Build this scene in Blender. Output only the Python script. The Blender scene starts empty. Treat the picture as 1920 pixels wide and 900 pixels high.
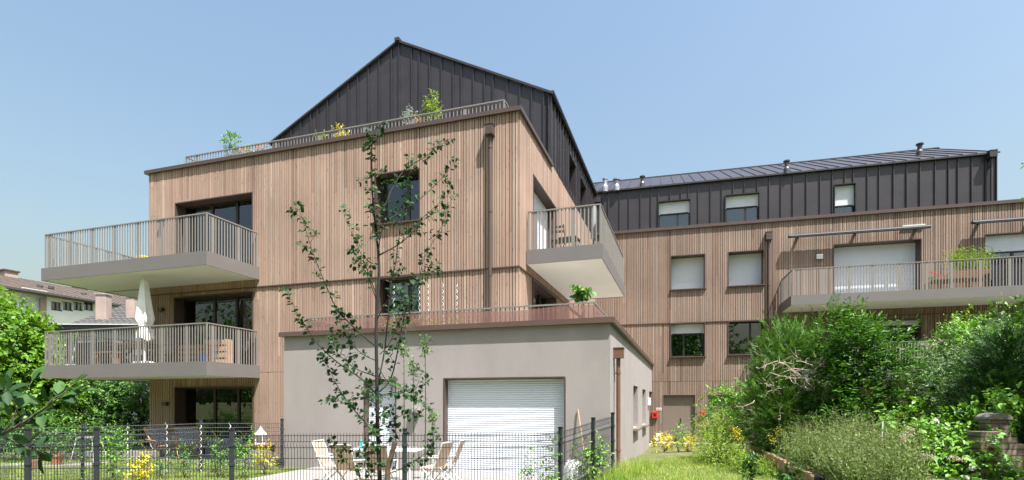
import bpy, math, random
import numpy as np
from math import radians, sin, cos, pi, sqrt, atan2
from mathutils import Vector, Matrix

random.seed(11)
RNG = np.random.default_rng(5)
scene = bpy.context.scene
COL = scene.collection

# ------------------------------------------------------------------ camera
EYE = 2.1            # eye height above the ground floor level
FPX = 1013.0         # 19 mm shift lens on a 1920 px wide picture
U0, V0 = 960.0, 751.0

def px(u, v, Y):     # a point of the place seen at (u, v), Y metres in front of the lens
    return Vector(((u - U0) / FPX * Y, Y, EYE + (V0 - v) / FPX * Y))

cam_d = bpy.data.cameras.new("camera")
cam_d.sensor_width = 36.0
cam_d.lens = 36.0 * FPX / 1920.0
cam_d.shift_y = (V0 - 450.0) / 1920.0
cam_d.clip_start = 0.05
cam_d.clip_end = 1500
cam = bpy.data.objects.new("camera", cam_d)
cam.location = (0, 0, EYE)
cam.rotation_euler = (radians(90), 0, 0)
COL.objects.link(cam)
scene.camera = cam

# ------------------------------------------------------------------ frames of the facades
class Frame:
    """s runs along the wall, d into the building, z up."""
    def __init__(self, ox, oy, e1, e2):
        self.o = (ox, oy); self.e1 = e1; self.e2 = e2
    def P(self, s, d, z):
        return (self.o[0] + s*self.e1[0] + d*self.e2[0], self.o[1] + s*self.e1[1] + d*self.e2[1], z)
    def at(self, u, v, d=0.0):
        k = (u - U0) / FPX
        c = self.o[0]*self.e2[0] + self.o[1]*self.e2[1] + d
        Y = c / (k*self.e2[0] + self.e2[1])
        X = k*Y
        s = (X - self.o[0])*self.e1[0] + (Y - self.o[1])*self.e1[1]
        return s, EYE + (V0 - v)/FPX*Y
    def side(self, s, d):
        """frame of the wall that leaves the corner (s, d) backwards on the right hand side"""
        x, y, _ = self.P(s, d, 0)
        return Frame(x, y, self.e2, (-self.e1[0], -self.e1[1]))

E1 = (0.9522, -0.3055); E2 = (0.3055, 0.9522)
FA = Frame(0.145, 14.73, E1, E2)
FAS = FA.side(0, 0)
GS, GD, GL = 2.81, -2.28, -5.76          # annex: right end, front and left end in FA coordinates
FB = Frame(6.85, 26.4, (0.9665, -0.257), (0.257, 0.9665))

# sun, as read off the shadows on the facades
S_, D_, V_ = 0.305, 0.205, 0.75
SUN = Vector((S_*E1[0] - D_*E2[0], S_*E1[1] - D_*E2[1], V_)).normalized()

# ------------------------------------------------------------------ materials
def newmat(name):
    m = bpy.data.materials.new(name); m.use_nodes = True
    nt = m.node_tree
    return m, nt, nt.nodes["Principled BSDF"]

def L(nt, a, b): nt.links.new(a, b)

def M(name, col, rough=0.6, var=0.12, scale=6.0, bump=0.0, bscale=60.0, metal=0.0, spec=0.4, stretch=(1, 1, 1), col2=None):
    m, nt, bs = newmat(name)
    geo = nt.nodes.new("ShaderNodeNewGeometry")
    mp = nt.nodes.new("ShaderNodeMapping"); mp.inputs["Scale"].default_value = stretch
    L(nt, geo.outputs["Position"], mp.inputs["Vector"])
    no = nt.nodes.new("ShaderNodeTexNoise"); no.inputs["Scale"].default_value = scale
    no.inputs["Detail"].default_value = 6; no.inputs["Roughness"].default_value = 0.62
    L(nt, mp.outputs[0], no.inputs["Vector"])
    rp = nt.nodes.new("ShaderNodeValToRGB")
    rp.color_ramp.elements[0].position = 0.3; rp.color_ramp.elements[1].position = 0.7
    a = [c*(1-var) for c in col]; b = [min(1, c*(1+var)) for c in (col2 or col)]
    rp.color_ramp.elements[0].color = (*a, 1); rp.color_ramp.elements[1].color = (*b, 1)
    L(nt, no.outputs["Fac"], rp.inputs["Fac"])
    L(nt, rp.outputs["Color"], bs.inputs["Base Color"])
    bs.inputs["Roughness"].default_value = rough
    bs.inputs["Metallic"].default_value = metal
    bs.inputs["Specular IOR Level"].default_value = spec
    if bump:
        n2 = nt.nodes.new("ShaderNodeTexNoise"); n2.inputs["Scale"].default_value = bscale
        n2.inputs["Detail"].default_value = 5
        L(nt, geo.outputs["Position"], n2.inputs["Vector"])
        bp = nt.nodes.new("ShaderNodeBump"); bp.inputs["Strength"].default_value = bump
        bp.inputs["Distance"].default_value = 0.02
        L(nt, n2.outputs["Fac"], bp.inputs["Height"]); L(nt, bp.outputs[0], bs.inputs["Normal"])
    return m

def tint_mat(name, cols, rough=0.6, grain=0.0, gstretch=(40, 40, 1.6), transl=0.0, spec=0.35, bump=0.0):
    """colour picked by the per-face value 'tint', with an optional wood grain"""
    m, nt, bs = newmat(name)
    at = nt.nodes.new("ShaderNodeAttribute"); at.attribute_name = "tint"
    rp = nt.nodes.new("ShaderNodeValToRGB")
    el = rp.color_ramp.elements
    while len(el) < len(cols): el.new(0.5)
    for i, c in enumerate(cols):
        el[i].position = i/(len(cols)-1); el[i].color = (*c, 1)
    L(nt, at.outputs["Fac"], rp.inputs["Fac"])
    out = rp.outputs["Color"]
    if grain:
        geo = nt.nodes.new("ShaderNodeNewGeometry")
        mp = nt.nodes.new("ShaderNodeMapping"); mp.inputs["Scale"].default_value = gstretch
        L(nt, geo.outputs["Position"], mp.inputs["Vector"])
        no = nt.nodes.new("ShaderNodeTexNoise"); no.inputs["Scale"].default_value = 1.0
        no.inputs["Detail"].default_value = 7; no.inputs["Roughness"].default_value = 0.7
        L(nt, mp.outputs[0], no.inputs["Vector"])
        n3 = nt.nodes.new("ShaderNodeTexNoise"); n3.inputs["Scale"].default_value = 0.55
        n3.inputs["Detail"].default_value = 4
        L(nt, geo.outputs["Position"], n3.inputs["Vector"])
        ad = nt.nodes.new("ShaderNodeMath"); ad.operation = 'ADD'
        L(nt, no.outputs["Fac"], ad.inputs[0]); L(nt, n3.outputs["Fac"], ad.inputs[1])
        mr = nt.nodes.new("ShaderNodeMapRange")
        mr.inputs["From Min"].default_value = 0.7; mr.inputs["From Max"].default_value = 1.3
        mr.inputs["To Min"].default_value = 1-grain; mr.inputs["To Max"].default_value = 1+grain
        L(nt, ad.outputs[0], mr.inputs["Value"])
        mk = nt.nodes.new("ShaderNodeMapping"); mk.inputs["Scale"].default_value = (11, 11, 2.6)
        L(nt, geo.outputs["Position"], mk.inputs["Vector"])
        vo = nt.nodes.new("ShaderNodeTexVoronoi"); vo.inputs["Scale"].default_value = 1.0
        L(nt, mk.outputs[0], vo.inputs["Vector"])
        kn = nt.nodes.new("ShaderNodeMapRange"); kn.inputs["From Min"].default_value = 0.06; kn.inputs["From Max"].default_value = 0.17
        kn.inputs["To Min"].default_value = 0.55; kn.inputs["To Max"].default_value = 1.0
        L(nt, vo.outputs["Distance"], kn.inputs["Value"])
        km = nt.nodes.new("ShaderNodeMath"); km.operation = 'MULTIPLY'
        L(nt, mr.outputs[0], km.inputs[0]); L(nt, kn.outputs[0], km.inputs[1])
        hs = nt.nodes.new("ShaderNodeHueSaturation")
        L(nt, out, hs.inputs["Color"]); L(nt, km.outputs[0], hs.inputs["Value"])
        out = hs.outputs["Color"]
    L(nt, out, bs.inputs["Base Color"])
    bs.inputs["Roughness"].default_value = rough
    bs.inputs["Specular IOR Level"].default_value = spec
    if transl:
        tr = nt.nodes.new("ShaderNodeBsdfTranslucent")
        g = nt.nodes.new("ShaderNodeHueSaturation"); g.inputs["Value"].default_value = 1.5
        g.inputs["Hue"].default_value = 0.485 if 'sling' not in name else 0.5; g.inputs["Saturation"].default_value = 1.1
        L(nt, out, g.inputs["Color"]); L(nt, g.outputs[0], tr.inputs["Color"])
        mx = nt.nodes.new("ShaderNodeMixShader"); mx.inputs[0].default_value = transl
        L(nt, bs.outputs[0], mx.inputs[1]); L(nt, tr.outputs[0], mx.inputs[2])
        L(nt, mx.outputs[0], nt.nodes["Material Output"].inputs["Surface"])
    return m

def glass_mat(name, tint=(0.55, 0.6, 0.62), ior=1.9):
    m, nt, bs = newmat(name)
    nt.nodes.remove(bs)
    fr = nt.nodes.new("ShaderNodeFresnel"); fr.inputs["IOR"].default_value = ior
    tr = nt.nodes.new("ShaderNodeBsdfTransparent"); tr.inputs["Color"].default_value = (*tint, 1)
    gl = nt.nodes.new("ShaderNodeBsdfGlossy"); gl.inputs["Roughness"].default_value = 0.0
    gl.inputs["Color"].default_value = (0.95, 0.97, 1, 1)
    mx = nt.nodes.new("ShaderNodeMixShader")
    L(nt, fr.outputs[0], mx.inputs[0]); L(nt, tr.outputs[0], mx.inputs[1]); L(nt, gl.outputs[0], mx.inputs[2])
    L(nt, mx.outputs[0], nt.nodes["Material Output"].inputs["Surface"])
    return m

def sheer_mat(name, col, opac):
    m, nt, bs = newmat(name)
    bs.inputs["Base Color"].default_value = (*col, 1); bs.inputs["Roughness"].default_value = 0.8
    tr = nt.nodes.new("ShaderNodeBsdfTransparent")
    mx = nt.nodes.new("ShaderNodeMixShader"); mx.inputs[0].default_value = opac
    L(nt, tr.outputs[0], mx.inputs[1]); L(nt, bs.outputs[0], mx.inputs[2])
    L(nt, mx.outputs[0], nt.nodes["Material Output"].inputs["Surface"])
    return m

MAT = {}
#A
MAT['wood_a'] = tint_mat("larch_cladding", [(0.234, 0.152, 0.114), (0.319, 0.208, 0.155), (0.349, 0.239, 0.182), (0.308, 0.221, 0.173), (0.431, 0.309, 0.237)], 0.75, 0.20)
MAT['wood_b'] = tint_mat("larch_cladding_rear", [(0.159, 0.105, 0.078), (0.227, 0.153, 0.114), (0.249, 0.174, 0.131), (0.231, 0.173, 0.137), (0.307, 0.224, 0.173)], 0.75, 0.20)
MAT['backing'] = M("dark_membrane", (0.022, 0.018, 0.016), 0.9)
MAT['brown'] = M("brown_metal", (0.075, 0.050, 0.042), 0.45, 0.08, 3)
MAT['copper'] = M("rust_brown_metal", (0.145, 0.075, 0.050), 0.45, 0.1, 3)
MAT['taupe'] = M("taupe_metal", (0.150, 0.136, 0.130), 0.5, 0.04, 1.5, bump=0.02, bscale=3)
MAT['zinc'] = M("dark_standing_seam_metal", (0.029, 0.024, 0.027), 0.42, 0.2, 1.2, bump=0.28, bscale=2.4, spec=0.5)
MAT['plaster'] = M("taupe_render", (0.298, 0.266, 0.252), 0.9, 0.085, 1.3, bump=0.4, bscale=120, stretch=(1, 1, .55))
MAT['coping'] = M("brown_coping_metal", (0.10, 0.064, 0.052), 0.45, 0.1, 3)
MAT['rail'] = M("taupe_rail_metal", (0.205, 0.188, 0.17), 0.5, 0.04, 1.5)
MAT['slab'] = M("pale_terrace_slabs", (0.52, 0.49, 0.45), 0.9, 0.1, 2.5)
MAT['white'] = M("white_soffit", (0.80, 0.79, 0.76), 0.8, 0.03, 1.0)
MAT['shutter'] = M("white_shutter", (0.686, 0.715, 0.766), 0.4, 0.02, 2)
MAT['frame'] = M("dark_window_frame", (0.030, 0.022, 0.020), 0.35, 0.1)
MAT['glass'] = glass_mat("window_glass")
MAT['interior'] = M("room_wall", (0.10, 0.095, 0.09), 0.9, 0.2, 1.2)
MAT['curtain'] = M("curtain_cloth", (0.62, 0.63, 0.64), 0.9, 0.12, 8, stretch=(6, 6, .3))
MAT['door'] = M("brown_grey_door", (0.17, 0.135, 0.108), 0.5, 0.04, 2)
MAT['sheer'] = sheer_mat("red_brown_screen", (0.21, 0.105, 0.088), 0.62)
MAT['black'] = M("black_metal", (0.013, 0.014, 0.016), 0.4, 0.15)
MAT['fence'] = M("anthracite_metal", (0.028, 0.032, 0.036), 0.45, 0.15)
MAT['silver'] = M("galvanised_metal", (0.350, 0.357, 0.364), 0.35, 0.1, metal=0.6)
MAT['grey'] = M("grey_plastic", (0.30, 0.29, 0.27), 0.6)
MAT['dgrey'] = M("dark_grey_metal", (0.06, 0.06, 0.06), 0.4)
MAT['lightgrey'] = M("light_grey_plastic", (0.58, 0.58, 0.56), 0.5, 0.05)
MAT['red'] = M("red_paint", (0.60, 0.025, 0.015), 0.35, 0.05)
MAT['steelblue'] = M("awning_box", (0.030, 0.034, 0.042), 0.55, 0.1, spec=.25)
MAT['concrete'] = M("pale_paving", (0.25, 0.235, 0.215), 0.9, 0.14, 2.5, bump=0.1)
MAT['concrete_d'] = M("grey_concrete", (0.24, 0.23, 0.215), 0.9, 0.15, 4, bump=0.1)
MAT['terracotta'] = M("terracotta", (0.42, 0.14, 0.075), 0.8, 0.1)
MAT['timber'] = M("brown_timber", (0.20, 0.105, 0.055), 0.7, 0.3, 5, stretch=(1, 1, 9))
MAT['paletimber'] = M("pale_timber", (0.42, 0.27, 0.165), 0.75, 0.22, 5, stretch=(1, 1, 8))
MAT['stake'] = M("stake_wood", (0.10, 0.075, 0.05), 0.9, 0.3, 12)
MAT['navy'] = M("navy_plastic", (0.018, 0.022, 0.034), 0.5, 0.2)
MAT['bluecloth'] = M("blue_cloth", (0.05, 0.10, 0.33), 0.9, 0.25, 6)
MAT['whitepaint'] = M("white_paint", (0.680, 0.680, 0.663), 0.45, 0.03)
MAT['canvas'] = M("white_canvas", (0.74, 0.74, 0.71), 0.9, 0.06, 4)
MAT['sling'] = tint_mat("beige_sling", [(0.60, 0.505, 0.43), (0.60, 0.505, 0.43)], 0.9, transl=0.5)
MAT['rwhite'] = M("white_wall_paint", (0.74, 0.745, 0.745), 0.9, 0.04, 1)
MAT['pinkplaster'] = M("pink_chimney_render", (0.33, 0.255, 0.222), 0.95, 0.14, 1.6)
MAT['brick'] = None
MAT['bark'] = M("bark", (0.085, 0.07, 0.055), 0.95, 0.35, 14, bump=0.5, bscale=40, stretch=(1, 1, .35))
MAT['palebark'] = M("pale_dry_twig", (0.40, 0.33, 0.26), 0.95, 0.2, 14)
MAT['greybark'] = M("grey_smooth_bark", (0.021, 0.018, 0.016), 0.8, 0.3, 18, stretch=(0.500, 0.500, 0.250))
MAT['soil'] = M("dark_soil", (0.085, 0.058, 0.04), 1, 0.35, 7, bump=0.6, bscale=20)
MAT['yellow'] = M("yellow_plastic", (0.75, 0.62, 0.05), 0.5)
MAT['orange'] = M("orange_plastic", (0.75, 0.30, 0.03), 0.5)

# ------------------------------------------------------------------ mesh builder
def top_of(o):
    while o.parent is not None: o = o.parent
    return o

class MB:
    def __init__(self): self.v = []; self.f = []; self.t = []
    def face(self, pts, t=0.5):
        n = len(self.v); self.v.extend(tuple(p) for p in pts); self.f.append(tuple(range(n, n+len(pts)))); self.t.append(t)
    def box8(self, p, t=0.5, skip=()):
        n = len(self.v); self.v.extend(tuple(q) for q in p)
        for i, q in enumerate(((0, 3, 2, 1), (4, 5, 6, 7), (0, 1, 5, 4), (1, 2, 6, 5), (2, 3, 7, 6), (3, 0, 4, 7))):
            if i in skip: continue
            self.f.append(tuple(n+k for k in q)); self.t.append(t)
    def fbox(self, F, s0, s1, d0, d1, z0, z1, t=0.5, skip=()):
        self.box8([F.P(s0, d0, z0), F.P(s1, d0, z0), F.P(s1, d1, z0), F.P(s0, d1, z0),
                   F.P(s0, d0, z1), F.P(s1, d0, z1), F.P(s1, d1, z1), F.P(s0, d1, z1)], t, skip)
        return self
    def box(self, c, size, rz=0.0, t=0.5, tilt=None):
        hx, hy, hz = size[0]/2, size[1]/2, size[2]/2
        m = Matrix.Rotation(rz, 3, 'Z')
        if tilt is not None: m = m @ tilt
        ps = []
        for z in (-hz, hz):
            for x, y in ((-hx, -hy), (hx, -hy), (hx, hy), (-hx, hy)):
                w = m @ Vector((x, y, z)); ps.append((c[0]+w.x, c[1]+w.y, c[2]+w.z))
        self.box8(ps, t); return self
    def bar(self, a, b, w, h=None, t=0.5, up=(0, 0, 1)):
        """rectangular bar from a to b"""
        a = Vector(a); b = Vector(b); h = h or w
        d = (b-a).normalized(); u = Vector(up)
        if abs(d.dot(u)) > 0.98: u = Vector((0, 1, 0))
        s = d.cross(u).normalized()*(w/2); n = s.cross(d).normalized()*(h/2)
        self.box8([a-s-n, a+s-n, a+s+n, a-s+n, b-s-n, b+s-n, b+s+n, b-s+n], t); return self
    def tube(self, pts, r, n=6, cap=True, t=0.5):
        pts = [Vector(p) for p in pts]
        if not hasattr(r, '__len__'): r = [r]*len(pts)
        base = len(self.v); nrm = None
        for i, p in enumerate(pts):
            d = (pts[min(i+1, len(pts)-1)] - pts[max(i-1, 0)])
            d = d.normalized() if d.length > 1e-9 else Vector((0, 0, 1))
            if nrm is None:
                u = Vector((0, 0, 1)) if abs(d.z) < 0.9 else Vector((1, 0, 0))
                nrm = d.cross(u).normalized()
            else:
                nrm = nrm - d*nrm.dot(d)
                nrm = nrm.normalized() if nrm.length > 1e-6 else d.orthogonal().normalized()
            b = d.cross(nrm)
            for k in range(n):
                a = 2*pi*k/n
                q = p + (nrm*cos(a) + b*sin(a))*r[i]; self.v.append((q.x, q.y, q.z))
        for i in range(len(pts)-1):
            for k in range(n):
                k2 = (k+1) % n
                self.f.append((base+i*n+k, base+i*n+k2, base+(i+1)*n+k2, base+(i+1)*n+k)); self.t.append(t)
        if cap:
            self.f.append(tuple(base+k for k in range(n))[::-1]); self.t.append(t)
            e = base+(len(pts)-1)*n
            self.f.append(tuple(e+k for k in range(n))); self.t.append(t)
        return self
    def lathe(self, c, prof, n=16, t=0.5):
        base = len(self.v)
        for r, z in prof:
            for k in range(n):
                a = 2*pi*k/n; self.v.append((c[0]+r*cos(a), c[1]+r*sin(a), c[2]+z))
        for i in range(len(prof)-1):
            for k in range(n):
                k2 = (k+1) % n
                self.f.append((base+i*n+k, base+i*n+k2, base+(i+1)*n+k2, base+(i+1)*n+k)); self.t.append(t)
        self.f.append(tuple(base+k for k in range(n))[::-1]); self.t.append(t)
        e = base+(len(prof)-1)*n
        self.f.append(tuple(e+k for k in range(n))); self.t.append(t)
        return self
    def build(self, name, mat, parent=None, smooth=False, label=None, bevel=0.0):
        me = bpy.data.meshes.new(name)
        off = top_of(parent).location if parent is not None else Vector((0, 0, 0))
        v = np.array(self.v, dtype=np.float64) - np.array(off)
        me.from_pydata(v.tolist(), [], self.f)
        me.materials.append(mat)
        a = me.attributes.new("tint", 'FLOAT', 'FACE'); a.data.foreach_set("value", np.array(self.t, dtype=np.float32))
        if smooth: me.polygons.foreach_set("use_smooth", [True]*len(me.polygons))
        me.update()
        o = bpy.data.objects.new(name, me); COL.objects.link(o)
        if parent is not None: o.parent = parent
        if label: o["label"] = label
        if bevel:
            b = o.modifiers.new("soft_edges", 'BEVEL'); b.width = bevel; b.segments = 2; b.limit_method = 'ANGLE'
        return o

def thing(name, label, cat, loc=(0, 0, 0), group=None, kind=None):
    o = bpy.data.objects.new(name, None); COL.objects.link(o)
    o.empty_display_size = 0.2; o.location = loc
    o["label"] = label; o["category"] = cat
    if group: o["group"] = group
    if kind: o["kind"] = kind
    return o

def tag(o, label=None, cat=None, group=None, kind=None):
    if label: o["label"] = label
    if cat: o["category"] = cat
    if group: o["group"] = group
    if kind: o["kind"] = kind
    return o

def dup(root, loc, rz=0.0, label=None, scale=1.0):
    r = root.copy(); COL.objects.link(r); r.location = loc; r.rotation_euler = (0, 0, rz); r.scale = (scale,)*3
    if label: r["label"] = label
    for ch in list(root.children):
        c = ch.copy(); COL.objects.link(c); c.parent = r
        for g in list(ch.children):
            d = g.copy(); COL.objects.link(d); d.parent = c
    return r

# ------------------------------------------------------------------ leaves, in bulk
def nrm(a):
    return a / np.maximum(np.linalg.norm(a, axis=-1, keepdims=True), 1e-9)

def leaf_mesh(name, C, D, N, Ln, W, tint, mat, parent=None, shape=4, fold=0.18):
    C = np.asarray(C, float); n = len(C)
    D = nrm(np.asarray(D, float)); Sd = nrm(np.cross(D, N)); Nn = np.cross(Sd, D)
    Ln = np.broadcast_to(Ln, (n,))[:, None]; W = np.broadcast_to(W, (n,))[:, None]
    if shape == 3:
        V = np.stack([C - Sd*W/2, C + Sd*W/2, C + D*Ln], 1); nv = 3; faces = [(0, 1, 2)]
    elif shape == 4:
        V = np.stack([C, C + D*Ln*0.42 + Sd*W/2 + Nn*W*fold, C + D*Ln, C + D*Ln*0.42 - Sd*W/2 + Nn*W*fold], 1)
        nv = 4; faces = [(0, 1, 2, 3)]
    else:
        V = np.stack([C, C + D*Ln*0.25 + Sd*W*0.42 + Nn*W*fold, C + D*Ln*0.62 + Sd*W*0.44 + Nn*W*fold*1.1,
                      C + D*Ln - Nn*W*0.12, C + D*Ln*0.62 - Sd*W*0.44 + Nn*W*fold*1.1, C + D*Ln*0.25 - Sd*W*0.42 + Nn*W*fold], 1)
        nv = 6; faces = [(0, 1, 2, 3), (0, 3, 4, 5)]
    off = np.array(top_of(parent).location) if parent is not None else np.zeros(3)
    V = (V - off).reshape(-1, 3)
    nf = len(faces)
    idx = (np.arange(n)[:, None, None]*nv + np.array(faces)[None]).reshape(-1)
    fl = len(faces[0])
    me = bpy.data.meshes.new(name)
    me.vertices.add(len(V)); me.vertices.foreach_set("co", V.astype(np.float32).ravel())
    me.loops.add(len(idx)); me.loops.foreach_set("vertex_index", idx.astype(np.int32))
    me.polygons.add(n*nf)
    me.polygons.foreach_set("loop_start", (np.arange(n*nf)*fl).astype(np.int32))
    me.update(calc_edges=True)
    me.materials.append(mat)
    a = me.attributes.new("tint", 'FLOAT', 'FACE')
    a.data.foreach_set("value", np.repeat(np.clip(np.broadcast_to(tint, (n,)), 0, 1), nf).astype(np.float32))
    o = bpy.data.objects.new(name, me); COL.objects.link(o)
    if parent is not None: o.parent = parent
    return o

def unit(n, rng=RNG):
    return nrm(rng.normal(size=(n, 3)))

def clumps(blobs, n, rng, lo=0.45, hi=1.06, lump=0.22, zmin=None):
    """points spread through a few ellipsoids, more of them near the skin, with a lumpy outline"""
    w = np.array([(r[0]*r[1]*r[2])**(2/3) for _, r in blobs]); w /= w.sum()
    k = rng.choice(len(blobs), n, p=w)
    cen = np.array([b[0] for b in blobs], float)[k]; rad = np.array([b[1] for b in blobs], float)[k]
    d = unit(n, rng)
    ph = rng.uniform(0, 6.28, (len(blobs), 3))[k]
    lm = 1 + lump*(np.sin(4.1*d[:, 0]+ph[:, 0])*np.sin(3.7*d[:, 1]+ph[:, 1]) + 0.6*np.sin(7.3*d[:, 2]+ph[:, 2])*np.sin(6.1*d[:, 0]+ph[:, 1]))
    r = (lo + (hi-lo)*rng.uniform(0, 1, n)**0.6)*lm
    p = cen + d*rad*r[:, None]
    o = nrm(d/rad)
    if zmin is not None:
        ok = p[:, 2] > zmin; p, o = p[ok], o[ok]
    return p, o

def sprays(P, O, per, tl, leaf, aspect, rng, up=0.35, wob=0.6, style='broad', var=0.25, droop=0.2):
    """a twig with leaves at every clump point; returns leaf arrays"""
    n = len(P)
    T = nrm(O + wob*unit(n, rng) + np.array([0, 0, up]))
    if style == 'feather': A = nrm(np.cross(T, unit(n, rng)))
    ct = rng.uniform(0, 1, n)
    Cs, Ds, Ns, Ls, Ts = [], [], [], [], []
    tl = tl*rng.uniform(0.6, 1.3, n)
    for k in range(per):
        t = (k+0.5)/per
        b = P + T*(tl*(t-0.35))[:, None]
        if style == 'feather':
            sg = 1 if k % 2 else -1
            D = nrm(T*1.25 + A*sg*0.8 + 0.22*unit(n, rng)); N = nrm(np.cross(T, A) + 0.3*unit(n, rng))
            ll = leaf*(1.15-0.55*t)
        elif style == 'compound':
            A2 = nrm(np.cross(T, np.array([0, 0, 1.0])) + 0.15*unit(n, rng))
            sg = 1 if k % 2 else -1
            D = nrm(T*0.55 + A2*sg + np.array([0, 0, -droop]) + 0.15*unit(n, rng)); N = nrm(np.array([0, 0, 1.0]) + 0.45*unit(n, rng))
            ll = leaf
            if k == per-1: D = T
        else:
            Pp = nrm(np.cross(T, unit(n, rng)))
            D = nrm(T*0.5 + Pp*0.9 + np.array([0, 0, -droop]))
            N = nrm(np.array([0, 0, 0.8]) + O*0.5 + 0.6*unit(n, rng)); ll = leaf
        Cs.append(b); Ds.append(D); Ns.append(N); Ls.append(ll*rng.uniform(0.65, 1.25, n))
        Ts.append(np.clip(0.62*ct + 0.38*rng.uniform(0, 1, n) + var*(t-0.5), 0, 1))
    C = np.concatenate(Cs); Dd = np.concatenate(Ds); Nn = np.concatenate(Ns); Ll = np.concatenate(Ls); Tt = np.concatenate(Ts)
    return C, Dd, Nn, Ll, Ll*aspect, Tt

def stems_to(mb, base, targets, r0, rng, n=5, sag=0.15):
    base = Vector(base)
    for tg in targets:
        tg = Vector(tg); mid = base.lerp(tg, 0.45) + Vector((rng.uniform(-sag, sag), rng.uniform(-sag, sag), (tg-base).length*0.12))
        pts = []
        for i in range(7):
            t = i/6; pts.append((base*(1-t)**2 + mid*2*t*(1-t) + tg*t*t) + Vector(rng.normal(0, 0.012, 3)))
        mb.tube(pts, [r0*(1-0.85*i/6) for i in range(7)], n)

def plant(name, label, cat, base, blobs, n, per, tl, leaf, aspect, mat, seed, style='broad', stems=7, r0=0.03, group=None,
          shape=4, lo=0.45, hi=1.06, lump=0.22, up=0.35, wob=0.6, zmin=None, bark='bark', part='foliage', stem_name='stem', cut=None):
    rng = np.random.default_rng(seed)
    root = thing(name, label, cat, base, group)
    P, O = clumps(blobs, n, rng, lo, hi, lump, zmin)
    if cut is not None:
        ok = cut(P); P, O = P[ok], O[ok]
    if stems:
        mb = MB()
        tg = P[rng.choice(len(P), min(stems, len(P)), replace=False)]
        cen = np.array(base)
        stems_to(mb, base, [cen + (q-cen)*0.93 for q in tg], r0, rng)
        mb.build(stem_name, MAT[bark], root, smooth=True)
    C, D, N, Ln, W, T = sprays(P, O, per, tl, leaf, aspect, rng, up, wob, style)
    leaf_mesh(part, C, D, N, Ln, W, T, MAT[mat], root, shape)
    return root

MAT['leaf_maple'] = tint_mat("maple_leaves", [(0.051, 0.140, 0.014), (0.110, 0.244, 0.023), (0.184, 0.328, 0.031)], 0.5, transl=0.32)
MAT['leaf_hedge'] = tint_mat("hedge_leaves", [(0.037, 0.110, 0.018), (0.073, 0.184, 0.033), (0.157, 0.294, 0.048)], 0.5, transl=0.16)
MAT['leaf_thuja'] = tint_mat("thuja_sprays", [(0.029, 0.090, 0.013), (0.064, 0.157, 0.018), (0.126, 0.245, 0.032)], 0.55, transl=0.16)
MAT['leaf_elder'] = tint_mat("elder_leaves", [(0.029, 0.092, 0.014), (0.056, 0.158, 0.021), (0.103, 0.219, 0.031)], 0.42, transl=0.16)
MAT['leaf_grey'] = tint_mat("greyish_leaves", [(0.047, 0.097, 0.031), (0.095, 0.171, 0.046), (0.191, 0.274, 0.102)], 0.6, transl=0.16)
MAT['leaf_dark'] = tint_mat("dark_leaves", [(0.016, 0.048, 0.012), (0.029, 0.085, 0.016), (0.054, 0.138, 0.022)], 0.45, transl=0.25)
MAT['leaf_alder'] = tint_mat("young_tree_leaves", [(0.012, 0.036, 0.012), (0.022, 0.062, 0.016), (0.055, 0.120, 0.022)], 0.6, transl=0.22, spec=0.25)
MAT['leaf_yellow'] = tint_mat("yellow_leaves", [(0.400, 0.360, 0.030), (0.620, 0.550, 0.050), (0.300, 0.340, 0.040)], 0.5, transl=0.3)
MAT['leaf_lime'] = tint_mat("lime_leaves", [(0.097, 0.189, 0.024), (0.185, 0.288, 0.038), (0.292, 0.366, 0.054)], 0.5, transl=0.3)
MAT['leaf_fresh'] = tint_mat("fresh_leaves", [(0.063, 0.179, 0.019), (0.118, 0.268, 0.030), (0.220, 0.403, 0.049)], 0.45, transl=0.16)
MAT['leaf_dry'] = tint_mat("dry_weed", [(0.053, 0.110, 0.019), (0.106, 0.170, 0.038), (0.194, 0.230, 0.085), (0.317, 0.313, 0.170)], 0.8, transl=0.3)
MAT['leaf_silver'] = tint_mat("silver_leaves", [(0.250, 0.300, 0.240), (0.450, 0.500, 0.420)], 0.7, transl=0.2)
MAT['grass'] = tint_mat("grass_blades", [(0.076, 0.170, 0.024), (0.162, 0.297, 0.037), (0.264, 0.383, 0.060), (0.459, 0.459, 0.145)], 0.6, transl=0.35)
MAT['bloom_white'] = tint_mat("white_blooms", [(0.45, 0.42, 0.38), (0.75, 0.73, 0.70)], 0.8, transl=0.3)
MAT['bloom_pink'] = tint_mat("faded_pink_blooms", [(0.42, 0.30, 0.24), (0.55, 0.46, 0.42)], 0.8, transl=0.3)
MAT['bloom_orange'] = tint_mat("orange_blooms", [(0.62, 0.20, 0.03), (0.65, 0.35, 0.08)], 0.7, transl=0.3)
MAT['bloom_red'] = tint_mat("red_blooms", [(0.55, 0.02, 0.03), (0.70, 0.06, 0.08)], 0.7, transl=0.3)

MAT['darkwood'] = M("dark_stained_slats", (0.05, 0.036, 0.028), 0.6, 0.2, 6)
SKY_STRENGTH, SUN_STRENGTH, EXPOSURE = 0.088, 5.0, 1.3
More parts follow.
